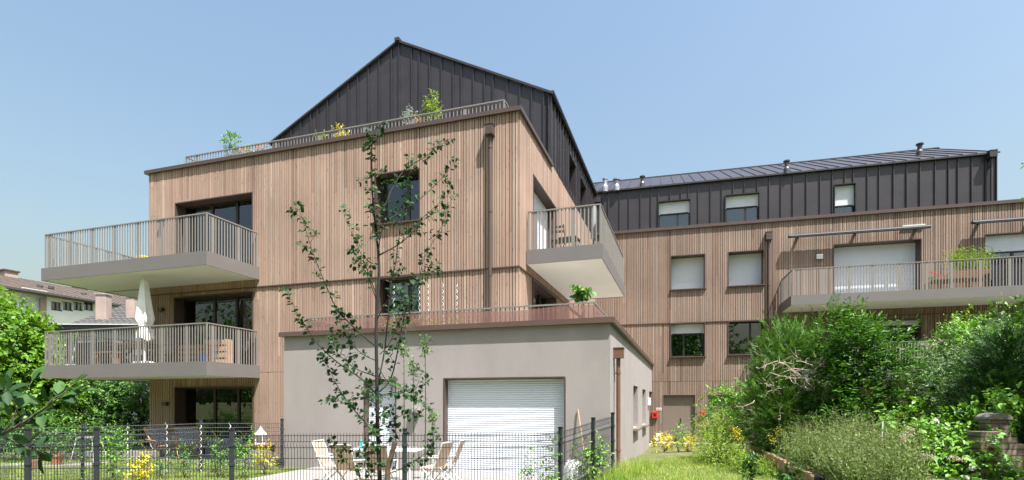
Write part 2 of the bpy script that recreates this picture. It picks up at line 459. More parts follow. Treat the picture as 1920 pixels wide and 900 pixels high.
# ------------------------------------------------------------------ building blocks
def split_rect(s0, s1, z0, z1, holes):
    """rectangles left over when the holes are cut out of a wall"""
    hs = [(max(s0, a), min(s1, b), max(z0, c), min(z1, d)) for a, b, c, d in holes if b > s0 and a < s1 and d > z0 and c < z1]
    xs = sorted({s0, s1, *[h[0] for h in hs], *[h[1] for h in hs]})
    out = []
    for a, b in zip(xs, xs[1:]):
        if b-a < 1e-5: continue
        m = (a+b)/2
        iv = sorted((h[2], h[3]) for h in hs if h[0] < m < h[1])
        z = z0
        for c, d in iv:
            if c > z + 1e-5: out.append((a, b, z, c))
            z = max(z, d)
        if z < z1 - 1e-5: out.append((a, b, z, z1))
    return out

def clad(parent, F, s0, s1, levels, holes, mat, rng, label=None):
    """vertical timber battens of uneven width over a dark membrane, openings cut out"""
    mb = MB()
    s = s0
    while s < s1 - 0.01:
        w = float(rng.choice([0.046, 0.058, 0.058, 0.072, 0.072, 0.09])); e = min(s+w, s1)
        base = rng.uniform(0, 1)
        for z0, z1, dp in levels:
            t = float(np.clip(0.7*base + 0.3*rng.uniform(0, 1), 0, 1))
            dd = rng.uniform(-0.004, 0.004)
            cuts = [z0, z1] if rng.uniform() > .6 or z1-z0 < 1 else [z0, rng.uniform(z0+.3, z1-.3), z1]
            for zi, (ca, cb) in enumerate(zip(cuts, cuts[1:])):
              if zi: ca += .004; t = float(np.clip(t+rng.normal()*.22, 0, 1))
              for a, b, c, d in split_rect(s, e, ca, cb, holes):
                if b-a > 0.012: mb.fbox(F, a, b, -dp-0.024+dd, -dp+dd, c, d, t, skip=(4,))
        s = e + float(rng.choice([0.017, 0.020, 0.024]))
    return mb.build("timber_cladding", mat, parent, label=label)

def wall(parent, F, s0, s1, z0, z1, holes, mat, d0=0.0, d1=0.22, name="wall"):
    mb = MB()
    for a, b, c, d in split_rect(s0, s1, z0, z1, holes): mb.fbox(F, a, b, d0, d1, c, d)
    return mb.build(name, mat, parent)

def zinc_wall(parent, F, s0, s1, z0, zt, holes, d0, rng, name="metal_wall", pitch=0.46, thick=0.16):
    """standing seam sheet; zt(s) gives the height of its top edge"""
    mb = MB()
    ribs = [s0+0.02]
    while ribs[-1] + pitch < s1 - 0.15: ribs.append(ribs[-1] + pitch*float(rng.choice([0.68, 0.9, 1.0, 1.0, 1.12])))
    ribs.append(s1-0.02)
    cuts = sorted({s0, s1, *ribs, *[h[0] for h in holes], *[h[1] for h in holes]})
    if zt.__name__ == 'gable': cuts = sorted({*cuts, GAB_S})
    for a, b in zip(cuts, cuts[1:]):
        if b-a < 1e-4: continue
        m = (a+b)/2
        top = min(zt(a), zt(b))
        wob = rng.uniform(-0.006, 0.006)
        for p, q, c, d in split_rect(a, b, z0, top, holes):
            dd = d0 + wob if zt.__name__ != 'gable' else d0
            mb.fbox(F, p, q, dd, d0+thick, c, d)
        if abs(zt(a)-zt(b)) > 1e-4:     # sloping rest of the strip
            ta, tb = zt(a), zt(b)
            hi = (a, ta) if ta > tb else (b, tb)
            mb.face([F.P(a, d0, top), F.P(b, d0, top), F.P(hi[0], d0, hi[1])])
    for r in ribs:
        for p, q, c, d in split_rect(r-0.014, r+0.014, z0, zt(r)-0.03, holes):
            mb.fbox(F, p, q, d0-0.058, d0+0.03, c, d)
    return mb.build(name, MAT['zinc'], parent)

def corrugated(mb, F, s0, s1, d, z0, z1, pitch=0.042, bulge=0.011):
    n = max(2, int(round((z1-z0)/pitch))); h = (z1-z0)/n
    for i in range(n):
        a = z0+i*h
        prof = [(a, 0.0), (a+0.12*h, -bulge*0.75), (a+0.5*h, -bulge), (a+0.88*h, -bulge*0.75), (a+h-0.003, 0.0)]
        for (za, da), (zb, db) in zip(prof, prof[1:]):
            mb.face([F.P(s0, d+da, za), F.P(s1, d+da, za), F.P(s1, d+db, zb), F.P(s0, d+db, zb)])

def window(parent, F, s0, s1, z0, z1, r=0.17, splits=(), shut=0.0, sill=True, proud=0.075, label=None, lining='brown', curtain=None,
           room=1.3, pitch=0.042, bulge=0.011, fw=0.055, box=True, name="window"):
    """window set back by r in its opening: frame > surround, glass, shutter, sill, room"""
    w = MB(); fd0, fd1 = r, r+0.07
    w.fbox(F, s0+.031, s0+.031+fw, fd0, fd1, z0, z1); w.fbox(F, s1-.031-fw, s1-.031, fd0, fd1, z0, z1)
    a, b = s0+.031+fw, s1-.031-fw
    w.fbox(F, a, b, fd0, fd1, z0+.002, z0+fw+.02); w.fbox(F, a, b, fd0, fd1, z1-fw-.02, z1-.032)
    zs = z1-.034 - shut*(z1-z0)
    for k in splits:
        m = a+(b-a)*k; w.fbox(F, m-.045, m+.045, fd0-.004, fd1, z0+fw+.02, z1-fw-.02)
    if 0 < shut < 0.95: w.fbox(F, a, b, fd0-.03, fd1-.003, zs-.05, zs)
    win = w.build(name, MAT['frame'], parent, label=label)
    t = MB()
    t.fbox(F, s0-.004, s0+.03, -proud-.012, r+.09, z0, z1); t.fbox(F, s1-.03, s1+.004, -proud-.012, r+.09, z0, z1)
    t.fbox(F, s0+.03, s1-.03, -proud-.012, r+.09, z1-.03, z1+.004)
    t.build("surround", MAT[lining], win)
    if shut < 0.97:
        g = MB(); g.fbox(F, a, b, r+.032, r+.046, z0+fw+.02, z1-fw-.02); g.build("glass", MAT['glass'], win)
        rm = MB()
        q0, q1, e0, e1 = s0+.035, s1-.035, z0+.02, z1-.04
        for pts in ([(q0, r+.09, e0), (q1, r+.09, e0), (q1, room, e0), (q0, room, e0)], [(q0, r+.09, e1), (q1, r+.09, e1), (q1, room, e1), (q0, room, e1)],
                    [(q0, room, e0), (q1, room, e0), (q1, room, e1), (q0, room, e1)], [(q0, r+.09, e0), (q0, room, e0), (q0, room, e1), (q0, r+.09, e1)],
                    [(q1, r+.09, e0), (q1, room, e0), (q1, room, e1), (q1, r+.09, e1)]):
            rm.face([F.P(*p) for p in pts])
        rm.build("room_wall", MAT['interior'], win)
        if curtain:
            c = MB()
            for k0, k1, zf in curtain:
                n = 26; pts = []
                for i in range(n+1):
                    pts.append((a+(b-a)*(k0+(k1-k0)*i/n), r+.16+.03*sin(i*2.1)+.012*sin(i*5.3)))
                for p, q in zip(pts, pts[1:]):
                    zc = z0+(z1-z0)*zf
                    c.face([F.P(p[0], p[1], zc), F.P(q[0], q[1], zc), F.P(q[0], q[1], z1-.06), F.P(p[0], p[1], z1-.06)])
            c.build("curtain", MAT['curtain'], win)
    if shut > 0:
        s = MB(); corrugated(s, F, s0+.034, s1-.034, r-.012, max(z0+.03, zs), z1-.034, pitch, bulge)
        s.fbox(F, s0+.034, s1-.034, r-.026, r-.006, max(z0+.004, zs-.035), max(z0+.03, zs))
        s.build("shutter", MAT['shutter'], win)
    if sill:
        k = MB(); k.fbox(F, s0-.03, s1+.03, -proud-.10, r, z0-.045, z0-.003); k.build("sill", MAT[lining], win, bevel=.004)
    return win

def railing(parent, F, path, z0, z1, rng, name="railing", post=0.95, bar=0.036, gap=0.106, mat='rail', foot=0.0):
    mb = MB()
    for (sa, da), (sb, db) in zip(path, path[1:]):
        ln = sqrt((sb-sa)**2+(db-da)**2); ux, uy = (sb-sa)/ln, (db-da)/ln
        along_s = abs(ux) > abs(uy)
        lo_s, hi_s, lo_d, hi_d = min(sa, sb), max(sa, sb), min(da, db), max(da, db)
        if along_s: mb.fbox(F, lo_s-.02, hi_s+.02, da-.022, da+.022, z1-.032, z1)
        else: mb.fbox(F, sa-.0215, sa+.0215, lo_d+.022, hi_d, z1-.0315, z1)
        n = max(2, int(round(ln/gap))); np_ = max(1, int(round(ln/post)))
        posts = {int(round((k+0.25)*n/np_)) for k in range(np_)}
        for i in range(1, n):
            s, d = sa+ux*ln*i/n, da+uy*ln*i/n
            w, t = (0.10, 0.012) if i in posts else (bar, 0.010)
            if along_s: mb.fbox(F, s-w/2, s+w/2, d-t/2, d+t/2, z0-foot, z1-.032)
            else: mb.fbox(F, s-t/2, s+t/2, d-w/2, d+w/2, z0-foot, z1-.032)
        mb.fbox(F, sa-.018, sa+.018, da-.018, da+.018, z0-foot, z1-.033)
    mb.fbox(F, path[-1][0]-.018, path[-1][0]+.018, path[-1][1]-.018, path[-1][1]+.018, z0-foot, z1-.033)
    return mb.build(name, MAT[mat], parent)

def balcony(parent, F, outline, zb, zt, rails, rng, rail_h=1.13, label=None, solid=None):
    """outline: list of (s0, s1, d0, d1) rectangles that make up the slab"""
    mb = MB()
    for s0, s1, d0, d1 in outline:
        mb.fbox(F, s0, s1, d0, d1, zb+.03, zt)
        for q in ((s0-.012, s1+.012, d0-.012, d0+.02), (s0-.012, s0+.02, d0+.02, d1), (s1-.02, s1+.012, d0+.02, d1)):
            mb.fbox(F, *q, zb, zt+.012)
    bal = mb.build("balcony", MAT['taupe'], parent, label=label)
    so = MB()
    for s0, s1, d0, d1 in outline: so.fbox(F, s0+.021, s1-.021, d0+.021, d1-.003, zb+.015, zb+.029)
    so.build("soffit", MAT['white'], bal)
    dk = MB()
    for s0, s1, d0, d1 in outline: dk.fbox(F, s0+.13, s1-.13, d0+.13, d1-.003, zt+.002, zt+.009)
    dk.build("deck", MAT['concrete_d'], bal)
    for p in rails: railing(bal, F, p, zt+.012, zt+rail_h, rng)
    return bal

def downpipe(parent, F, s, z0, z1, w=0.20, mat='brown', off=0.075, h=0.26, label=None):
    mb = MB()
    mb.fbox(F, s-w/2, s+w/2, -off-w, -off+.03, z1-h, z1)
    mb.fbox(F, s-w/2-.012, s+w/2+.012, -off-w-.012, -off+.03, z1, z1+.02)
    x, y, _ = F.P(s, -off-.085, 0)
    mb.tube([(x, y, z1-h), (x, y, z0)], 0.048, 12)
    k = z1-h-.35
    while k > z0+.2:
        mb.tube([(x, y, k), (x, y, k+.035)], 0.058, 12); mb.fbox(F, s-.015, s+.015, -off-.05, -off+.05, k+.006, k+.028); k -= 1.75
    return mb.build("downpipe", MAT[mat], parent, label=label)

def wall_lamp(parent, F, s, z, d=-0.075, mat='dgrey', w=.2, h=.12):
    mb = MB(); mb.fbox(F, s-w/2, s+w/2, d-.12, d-.02, z-h/2, z+h/2); mb.fbox(F, s-w*.3, s+w*.3, d-.02, d+.03, z-h*.3, z+h*.3)
    mb.build("wall_lamp", MAT[mat], parent, bevel=.006)

# ------------------------------------------------------------------ ground
def sstep(a, b, x):
    t = np.clip((x-a)/(b-a), 0, 1); return t*t*(3-2*t)

def edge_x(y): return 4.68 + (y-8.4)*0.275

def gz(x, y):
    x = np.asarray(x, float); y = np.asarray(y, float)
    zl = 0.34 - 0.12*sstep(15.5, 19, y)
    zr = 0.60*(1-sstep(11.0, 23.5, y))
    w = sstep(0.7, 2.5, x)
    z = zl*(1-w) + zr*w
    e = edge_x(np.clip(y, 5, 20))
    st = sstep(0.02, 0.14, x-e)*(1-sstep(15.5, 20, y))*sstep(3, 6.5, y)
    z = z + st*(0.92 - z)
    near = 1-sstep(150, 260, np.hypot(x, y))
    z = z*near + (1-near)*(-0.5)
    return z + 0.02*np.sin(1.7*x+0.6*y)*np.sin(1.3*y-0.4*x)

def G(x, y): return float(gz(x, y))

def make_ground():
    xs = np.concatenate([[-700, -300, -150, -90, -60, -40, -30, -24], np.arange(-20, 0, .4), np.arange(0, 9, .12), np.arange(9, 22, .4), [24, 30, 40, 60, 90, 150, 300, 700]])
    ys = np.concatenate([[-700, -300, -120, -60, -30, -15, -8], np.arange(-4, 6, .5), np.arange(6, 26, .25), np.arange(26, 40, 1), [44, 50, 60, 80, 120, 200, 400, 700]])
    X, Y = np.meshgrid(xs, ys); Z = gz(X, Y)
    V = np.stack([X, Y, Z], -1).reshape(-1, 3); nx, ny = len(xs), len(ys)
    i = np.arange(ny-1)[:, None]*nx + np.arange(nx-1)[None]
    Fq = np.stack([i, i+1, i+nx+1, i+nx], -1).reshape(-1, 4)
    me = bpy.data.meshes.new("ground"); me.from_pydata(V.tolist(), [], Fq.tolist())
    me.polygons.foreach_set("use_smooth", [True]*len(me.polygons))
    m = M("lawn_soil", (0.060, 0.085, 0.022), 1.0, 0.35, 2.2, bump=0.5, bscale=25, col2=(0.11, 0.115, 0.04))
    me.materials.append(m)
    o = bpy.data.objects.new("ground", me); COL.objects.link(o)
    tag(o, "green garden ground sloping gently towards the buildings", None, None, "structure")
make_ground()

# ================================================================== FRONT BUILDING
rngA = np.random.default_rng(21)
bldA = thing("apartment_building", "tall gabled front building with pale timber battens and a dark metal top storey", "building", FA.P(-6.7, 5, 0.1))
AW = 13.35; J1, J2 = 3.01, 5.76; ATOP = 9.94
def rectA(u0, vt0, u1, vt1, zb=None, vb=None, F=FA):
    s0 = F.at(u0, 0)[0]; s1 = F.at(u1, 0)[0]
    z1 = (F.at(u0, vt0)[1] + F.at(u1, vt1)[1])/2
    if zb is None: zb = F.at(u1, vb)[1]
    return s0, s1, zb, z1
W1 = rectA(332, 383, 477.5, 360.5, 6.37)
W2 = rectA(330, 562, 477.5, 543, 3.22)
W3 = rectA(330.7, 727, 478, 723, 0.30)
W4 = rectA(704.5, 327.5, 789.8, 318, None, 414)
W5 = rectA(708.5, 527, 790, 520, 3.55)
W5 = (W5[0], W5[1], W5[2], J2-.03)
hA = [W1, W2, W3, W4, W5]
SW1 = (1.335, 4.34, 6.37, 8.81); SW2 = (1.335, 4.34, 3.25, 5.70)
hAS = [SW1, SW2]
wall(bldA, FA, -AW, -.02, 0, ATOP, hA, MAT['backing'])
wall(bldA, FAS, 0.0, 13.0, 0, 10.1, hAS, MAT['backing'])
FAL = Frame(*FA.P(-AW, 13.0, 0)[:2], (-E2[0], -E2[1]), E1)
wall(bldA, FAL, 0, 12.98, 0, ATOP, [], MAT['backing'])
lv = [(J2, ATOP, 0.052), (J1, J2-.035, 0.026), (0.18, J1-.012, 0.026)]
clad(bldA, FA, -AW, 0.07, lv, hA, MAT['wood_a'], rngA)
lvS = [(J2, 10.06, 0.052), (J1, J2-.035, 0.026), (0.18, J1-.012, 0.026)]
clad(bldA, FAS, 0.012, 12.98, lvS, hAS, MAT['wood_a'], rngA)
clad(bldA, FAL, 0.05, 12.97, lv, [], MAT['wood_a'], rngA)
# cover strip between the storeys, copings
mb = MB()
mb.fbox(FA, -AW, .085, -.088, -.028, J2-.034, J2-.002); mb.fbox(FAS, -.02, 12.9, -.0865, -.028, J2-.0335, J2-.0025)
mb.build("drip_strip", MAT['brown'], bldA)
mb = MB()
mb.fbox(FA, -AW-.13, .155, -.155, .24, ATOP, ATOP+.115)
mb.fbox(FAS, .24, 3.62, -.152, .24, ATOP+.002, ATOP+.113)
mb.fbox(FAL, 9.4, 12.75, -.13, .24, ATOP+.001, ATOP+.112)
mb.build("coping", MAT['brown'], bldA)
mb = MB(); mb.fbox(FA, -AW+.1, -.1, .2, 3.7, 9.30, 9.44); mb.build("roof_terrace", MAT['concrete_d'], bldA)
# windows
window(bldA, FA, *W1, r=.30, splits=(.36, .70), sill=False, curtain=[(0, .30, .0), (.37, .42, 0)], label="wide sliding balcony window with half drawn curtains")
window(bldA, FA, *W2, r=.30, splits=(.40, .70), sill=False, curtain=[(0.37, .67, .72), (.72, 1, .72)])
window(bldA, FA, *W3, r=.30, splits=(.40, .72), sill=False)
window(bldA, FA, *W4, r=.24, splits=(.66,), curtain=[(.1, .18, 0)])
window(bldA, FA, *W5, r=.24, splits=(.66,), sill=False, curtain=[(.68, 1, .1)])
window(bldA, FAS, *SW1, r=.26, shut=1.0, sill=False, label="balcony window closed by a white roller shutter")
window(bldA, FAS, *SW2, r=.26, splits=(.35, .7), sill=False, curtain=[(0, .2, 0)])
# metal top storey
GAB_S = -5.67; GD0 = 3.56
def gable(s): return 12.38 + (15.22-12.38)*(1-abs(s-GAB_S)/5.67) if s > GAB_S else 12.38 + (15.22-12.38)*(1-abs(s-GAB_S)/5.63)
def flat_top(s): return 12.36
zinc_wall(bldA, FA, -11.3, .03, 9.3, gable, [], GD0, rngA)
ZW = [(6.59, 8.02, 10.42, 11.80), (8.9, 10.45, 10.42, 11.80)]
zinc_wall(bldA, FAS, GD0, 12.98, 10.07, flat_top, ZW, -.04, rngA, pitch=.48)
zinc_wall(bldA, Frame(*FA.P(-11.3, 12.98, 0)[:2], (-E2[0], -E2[1]), E1), 0, 12.98-GD0, 9.3, flat_top, [], -.02, rngA, pitch=.48)
for z in ZW: window(bldA, FAS, *z, r=.42, splits=(.5,), sill=False, proud=.05, lining='zinc')
# roof slopes with seams
def slope(parent, F, s0, s1, za, d0, d1, zb, across, rng, pitch=.5, name="roof", mat='zinc', thick=.07, seam=.03):
    """roof plane; across='s': slopes from s0 (za) to s1 (zb), seams run along s; across='d': slopes from d0 (za) to d1 (zb)"""
    mb = MB()
    def z(s, d): return za+(zb-za)*((s-s0)/(s1-s0) if across == 's' else (d-d0)/(d1-d0))
    def slab(a, b, c, e, lo, hi):
        mb.box8([F.P(a, c, z(a, c)+lo), F.P(b, c, z(b, c)+lo), F.P(b, e, z(b, e)+lo), F.P(a, e, z(a, e)+lo),
                 F.P(a, c, z(a, c)+hi), F.P(b, c, z(b, c)+hi), F.P(b, e, z(b, e)+hi), F.P(a, e, z(a, e)+hi)])
    slab(s0, s1, d0, d1, -thick, 0)
    k = (d0 if across == 's' else s0)+.04; end = (d1 if across == 's' else s1)
    while k < end:
        if across == 's': slab(s0, s1, k, k+.022, 0.001, seam)
        else: slab(k, k+.022, d0, d1, 0.001, seam)
        k += pitch*float(rng.choice([.85, 1, 1, 1.1]))
    return mb.build(name, MAT[mat], parent)
roofA = slope(bldA, FA, GAB_S, .16, 15.30, GD0-.1, 13.4, 12.38, 's', rngA)
slope(bldA, FA, -11.45, GAB_S, 12.38, GD0-.1, 13.4, 15.30, 's', rngA)
mb = MB(); mb.fbox(FA, GAB_S-.09, GAB_S+.09, GD0-.15, 13.4, 15.25, 15.36); mb.build("ridge_cap", MAT['zinc'], bldA)
mb = MB(); mb.fbox(FA, -.03, .19, GD0-.06, 13.0, 12.37, 12.45); mb.build("gutter", MAT['zinc'], bldA)
def vent(parent, base, h, r, mat='zinc', cap=1.6, label=None):
    mb = MB(); mb.lathe(base, [(r*1.5, -.1), (r*1.45, h*.25), (r, h*.42), (r, h*.78), (r*.9, h*.79), (r*.9, h*.83), (r*cap, h*.84), (r*cap*1.02, h*.93), (r*cap*.5, h), (0.001, h*1.02)], 14)
    mb.build("roof_vent", MAT[mat], parent, smooth=False, label=label)
vent(bldA, FA.P(-1.62, 5.2, 13.05), .52, .085)
# pipes, lamps, railing of the roof terrace
downpipe(bldA, FA, FA.at(922.5, 250)[0], 3.2, FA.at(922, 241.6)[1], w=.22, label="brown rainwater pipe with square hopper")
for u, v in ((309, 417), (308, 581.5), (316, 757)):
    s, z = FA.at(u, v); wall_lamp(bldA, FA, s, z)
railing(bldA, FA, [(FA.at(334, 296)[0], 2.2), (FA.at(334, 296)[0], .32), (FA.at(945, 190, .32)[0], .32), (FA.at(945, 190, .32)[0], 2.4)], 9.44, 10.56, rngA, name="terrace_railing", gap=.118, bar=.030, post=1.6)
# balconies
UB = balcony(bldA, FA, [(-15.47, -8.63, -2.07, -.08), (-15.47, -AW-.09, -.08, 1.75)], 5.97, 6.36,
             [[(-15.40, 1.7), (-15.40, -2.0), (-8.70, -2.0), (-8.70, -.1)]], rngA, label="upper left corner balcony")
LB = balcony(bldA, FA, [(-15.47, -8.63, -2.07, -.06), (-15.47, -AW-.07, -.06, 1.75)], 2.82, 3.21,
             [[(-15.40, 1.7), (-15.40, -2.0), (-8.70, -2.0), (-8.70, -.1)]], rngA, label="lower left corner balcony, furnished")
RB = balcony(bldA, FAS, [(.577, 6.30, -2.225, -.09)], 5.94, 6.33, [], rngA, label="small side balcony with a folding table")
railing(RB, FA, [(.13, .64), (2.16, .64), (2.16, 6.24), (.13, 6.24)], 6.342, 7.45, rngA)

# ================================================================== ANNEX
annex = thing("garage_annex", "low annex in smooth taupe render with a white roller shutter and roof terrace", "building", FA.P(-1.5, 3, 0.1))
FG = Frame(*FA.P(0, GD, 0)[:2], E1, E2)
def dz(u, v): return FG.at(u, v)
gs0, gs1 = FG.at(831.5, 0)[0], FG.at(1060.3, 0)[0]; gz1 = dz(1059, 706)[1]; gz0 = .37
ds0, ds1 = FG.at(682.5, 0)[0], FG.at(743, 0)[0]; dz1 = dz(700, 712)[1]
hG = [(gs0, gs1, gz0, gz1), (ds0, ds1, .40, dz1)]
wall(annex, FG, GL, GS, 0, 3.78, hG, MAT['plaster'], d1=.30)
FGS = FA.side(GS, GD)
GLEN = 15.36
def dS(u): # distance along the side wall
    k = (u-U0)/FPX; return (k*FGS.o[1]-FGS.o[0])/(E2[0]-k*E2[1])
def zS(u, v):
    d = dS(u); return EYE+(V0-v)/FPX*(FGS.o[1]+d*E2[1])
hS = [(dS(1187), dS(1195.5), zS(1187, 804), zS(1187, 720.7)), (dS(1204), dS(1210.5), zS(1204, 798), zS(1204, 728)), (dS(1217), dS(1223)-.1, 0.03, zS(1217, 733))]
wall(annex, FGS, .30, GLEN, 0, 3.78, hS, MAT['plaster'], d1=.28)
wall(annex, Frame(*FA.P(GL, -.09, 0)[:2], (-E2[0], -E2[1]), E1), 0, -GD-.09-.3, 0, 3.78, [], MAT['plaster'])
mb = MB()
mb.fbox(FA, GL-.10, GS+.10, GD-.10, GD+.32, 3.782, 3.90); mb.fbox(FGS, .32, GLEN, -.098, .30, 3.783, 3.898)
mb.build("coping", MAT['coping'], annex)
mb = MB(); mb.fbox(FA, GL+.02, GS-.02, GD+.06, -.11, 3.0, 3.2); mb.fbox(FA, .12, GS-.03, -.11, 12.6, 3.0, 3.2); mb.build("roof_terrace", MAT['slab'], annex)
window(annex, FG, gs0, gs1, gz0, gz1, r=.20, shut=1.0, sill=False, proud=-.004, pitch=.052, bulge=.015, label="wide white roller shutter half in the sun", name="roller_shutter")
window(annex, FG, ds0, ds1, .40, dz1, r=.20, shut=1.0, sill=False, proud=-.004, pitch=.052, bulge=.015, name="door_shutter")
for q in hS[:2]: window(annex, FGS, *q, r=.18, splits=(), sill=False, proud=-.002, lining='plaster')
window(annex, FGS, *hS[2], r=.18, sill=False, proud=-.002, lining='timber', name="side_door")
for q in hS[:2]:
    mb = MB(); mb.fbox(FGS, q[0]-.05, q[1]+.05, -.16, -.003, q[2]-.07, q[2]-.005); mb.build("stone_sill", MAT['door'], annex)
downpipe(annex, FGS, .62, .55, zS(1155, 657), w=.20, mat='copper', off=.02, h=.22)
s, z = FG.at(782, 764); mb = MB(); mb.fbox(FG, s-.10, s+.10, -.14, -.002, z-.13, z+.13); mb.fbox(FG, s-.07, s+.07, -.16, -.141, z-.11, z+.02); mb.build("wall_box", MAT['grey'], annex, bevel=.008)
mb = MB(); mb.fbox(FG, gs0-.05, gs1+.05, -.05, .2, .30, .368); mb.build("threshold", MAT['concrete'], annex)
rl = railing(annex, FA, [(-5.21, -.12), (-5.21, -2.05), (2.42, -2.05), (2.42, 8.0)], 3.2, 4.30, rngA, name="terrace_railing", gap=.115, bar=.022, post=20)
mb = MB(); rs = np.random.default_rng(3)
def screen(pa, pb, n):
    zt0 = 4.22; pr = None
    for i in range(n+1):
        t = i/n; s = pa[0]+(pb[0]-pa[0])*t; d = pa[1]+(pb[1]-pa[1])*t
        o = .004*sin(i*.9); z = 4.235 + .006*sin(i*.23) - .05*max(0, sin(i*.11+2))**4
        if abs(pb[0]-pa[0]) > abs(pb[1]-pa[1]): c = (s, d+o, z)
        else: c = (s+o, d, z)
        if pr: mb.face([FA.P(pr[0], pr[1], 3.35), FA.P(c[0], c[1], 3.35), FA.P(*c), FA.P(*pr)])
        pr = c
screen((-5.245, -.3), (-5.245, -2.08), 14); screen((-5.24, -2.085), (2.45, -2.085), 70); screen((2.455, -2.08), (2.455, 2.5), 40)
mb.build("privacy_screen", MAT['sheer'], annex, smooth=True)

# ================================================================== REAR WING
rngB = np.random.default_rng(33)
bldB = thing("apartment_wing", "long rear wing in darker timber battens under a low dark metal attic", "building", FB.P(8, 4, 0))
BL, BR = -3.2, 21.0; BT = 10.34; JB1, JB2 = 3.03, 5.86
def rectB(u0, vt0, u1, vt1, vb=None, zb=None, d=0):
    s0, z0 = FB.at(u0, vt0, d); s1, z1 = FB.at(u1, vt1, d)
    if zb is None: zb = FB.at(u1, vb, d)[1]
    return s0, s1, zb, (z0+z1)/2
wa = rectB(1257.4, 480.7, 1322.3, 476, vb=540.7); wb = rectB(1364.7, 473.5, 1432, 468.4, vb=533.8)
wc = rectB(1257, 609, 1322, 606.4, vb=668); wd = rectB(1364.7, 605, 1433, 603, vb=664)
wc = (*wc[:3], JB2-.03); wd = (*wd[:3], JB2-.03)
we = rectB(1561.3, 460, 1726.7, 446.7, zb=6.55); wf = (FB.at(1843.5, 440)[0], FB.at(1843.5, 440)[0]+3.4, 6.55, we[3])
wg = (we[0], we[1], 3.35, 5.66); wh = (wf[0], wf[1], 3.35, 5.66)
wi = rectB(1242.5, 740, 1304.5, 739, zb=.06); wj = (FB.at(1326, 740)[0], FB.at(1387, 740)[0], .06, wi[3])
hB = [wa, wb, wc, wd, we, wf, wg, wh, wi, wj]
wall(bldB, FB, BL, BR, -.2, BT, hB, MAT['backing'])
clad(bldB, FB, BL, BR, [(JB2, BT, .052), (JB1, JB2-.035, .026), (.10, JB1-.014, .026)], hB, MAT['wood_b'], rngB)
mb = MB(); mb.fbox(FB, BL, BR, -.088, -.028, JB2-.034, JB2-.002); mb.build("drip_strip", MAT['brown'], bldB)
mb = MB(); mb.fbox(FB, BL, BR, -.16, .40, BT, BT+.14); mb.build("coping", MAT['brown'], bldB)
mb = MB(); mb.fbox(FB, BL, BR, .22, 10.2, BT-.5, BT-.12); mb.build("roof_deck", MAT['concrete_d'], bldB)
mb = MB(); mb.fbox(FB, BR-.2, BR, .22, 10.2, -.2, BT-.01); mb.build("wall", MAT['backing'], bldB)
window(bldB, FB, *wa, r=.43, shut=.985, label="upper window with its shutter let down onto a bright bar")
window(bldB, FB, *wb, r=.43, shut=.93)
window(bldB, FB, *wc, r=.26, shut=.27, splits=(.38,), label="dark window with its shutter a quarter down")
window(bldB, FB, *wd, r=.26, splits=(.66,))
window(bldB, FB, *we, r=.46, shut=1.0, sill=False)
window(bldB, FB, *wf, shut=.27, splits=(.32, .66), sill=False, curtain=[(0, .3, 0), (.36, .65, 0)])
window(bldB, FB, *wg, shut=.09, splits=(.5,), sill=False)
window(bldB, FB, *wh, shut=1.0, sill=False)
for q in (wi, wj):
    mb = MB(); m = (q[0]+q[1])*.5+.16
    mb.fbox(FB, q[0], m-.004, .10, .16, q[2], q[3]); mb.fbox(FB, m+.004, q[1], .10, .16, q[2], q[3])
    dr = mb.build("door", MAT['door'], bldB)
    mb = MB(); mb.fbox(FB, q[0]-.004, q[0]+.03, -.056, .099, q[2], q[3]); mb.fbox(FB, q[1]-.03, q[1]+.004, -.056, .099, q[2], q[3]); mb.fbox(FB, q[0]+.03, q[1]-.03, -.056, .099, q[3]-.03, q[3]+.004)
    mb.build("surround", MAT['door'], dr)
    mb = MB(); mb.fbox(FB, m-.10, m-.06, .085, .099, 1.02, 1.24); mb.fbox(FB, m-.19, m-.07, .035, .055, 1.10, 1.13); mb.fbox(FB, m-.09, m-.07, .055, .086, 1.10, 1.13)
    mb.build("handle", MAT['black'], dr)
# attic
ZB0 = .07
BAE = 14.1
m1 = rectB(1234, 378, 1294.9, 372, zb=BT+.16); m2 = rectB(1359.6, 365.6, 1424.4, 360, zb=BT+.16); m3 = rectB(1564.3, 346, 1605, 342, zb=BT+.16)
def attic_top(s): return 12.56
zinc_wall(bldB, FB, BL, BAE, BT+.14, attic_top, [m1, m2, m3], ZB0, rngB, pitch=.50)
window(bldB, FB, *m1, r=.20, shut=.42, splits=(.62,), sill=False, proud=.0, lining='black', curtain=[(0, 1, .1)])
window(bldB, FB, *m2, r=.20, shut=.40, splits=(.62,), sill=False, proud=.0, lining='black', curtain=[(0, 1, .0)])
window(bldB, FB, *m3, r=.20, shut=.66, sill=False, proud=.0, lining='black', curtain=[(.35, .65, .0)])
FBE = FB.side(BAE, ZB0)
def egable(s): return 12.56 + (15.0-12.56)*(s/5.05 if s < 5.05 else max(0, (10.1-s)/5.05))
GAB_KEEP = GAB_S; GAB_S = 5.05
egable.__name__ = 'gable'
zinc_wall(bldB, FBE, 0.16, 10.1, BT-.1, egable, [], -.01, rngB)
GAB_S = GAB_KEEP
slope(bldB, FB, BL-.4, BAE+.06, 12.58, -.06, 5.09, 15.02, 'd', rngB, pitch=.52, seam=.04)
slope(bldB, FB, BL-.4, BAE+.06, 15.02, 5.09, 10.25, 12.58, 'd', rngB, pitch=.52)
mb = MB(); mb.fbox(FB, BL-.4, BAE+.08, 5.02, 5.16, 14.99, 15.06); mb.build("ridge_cap", MAT['zinc'], bldB)
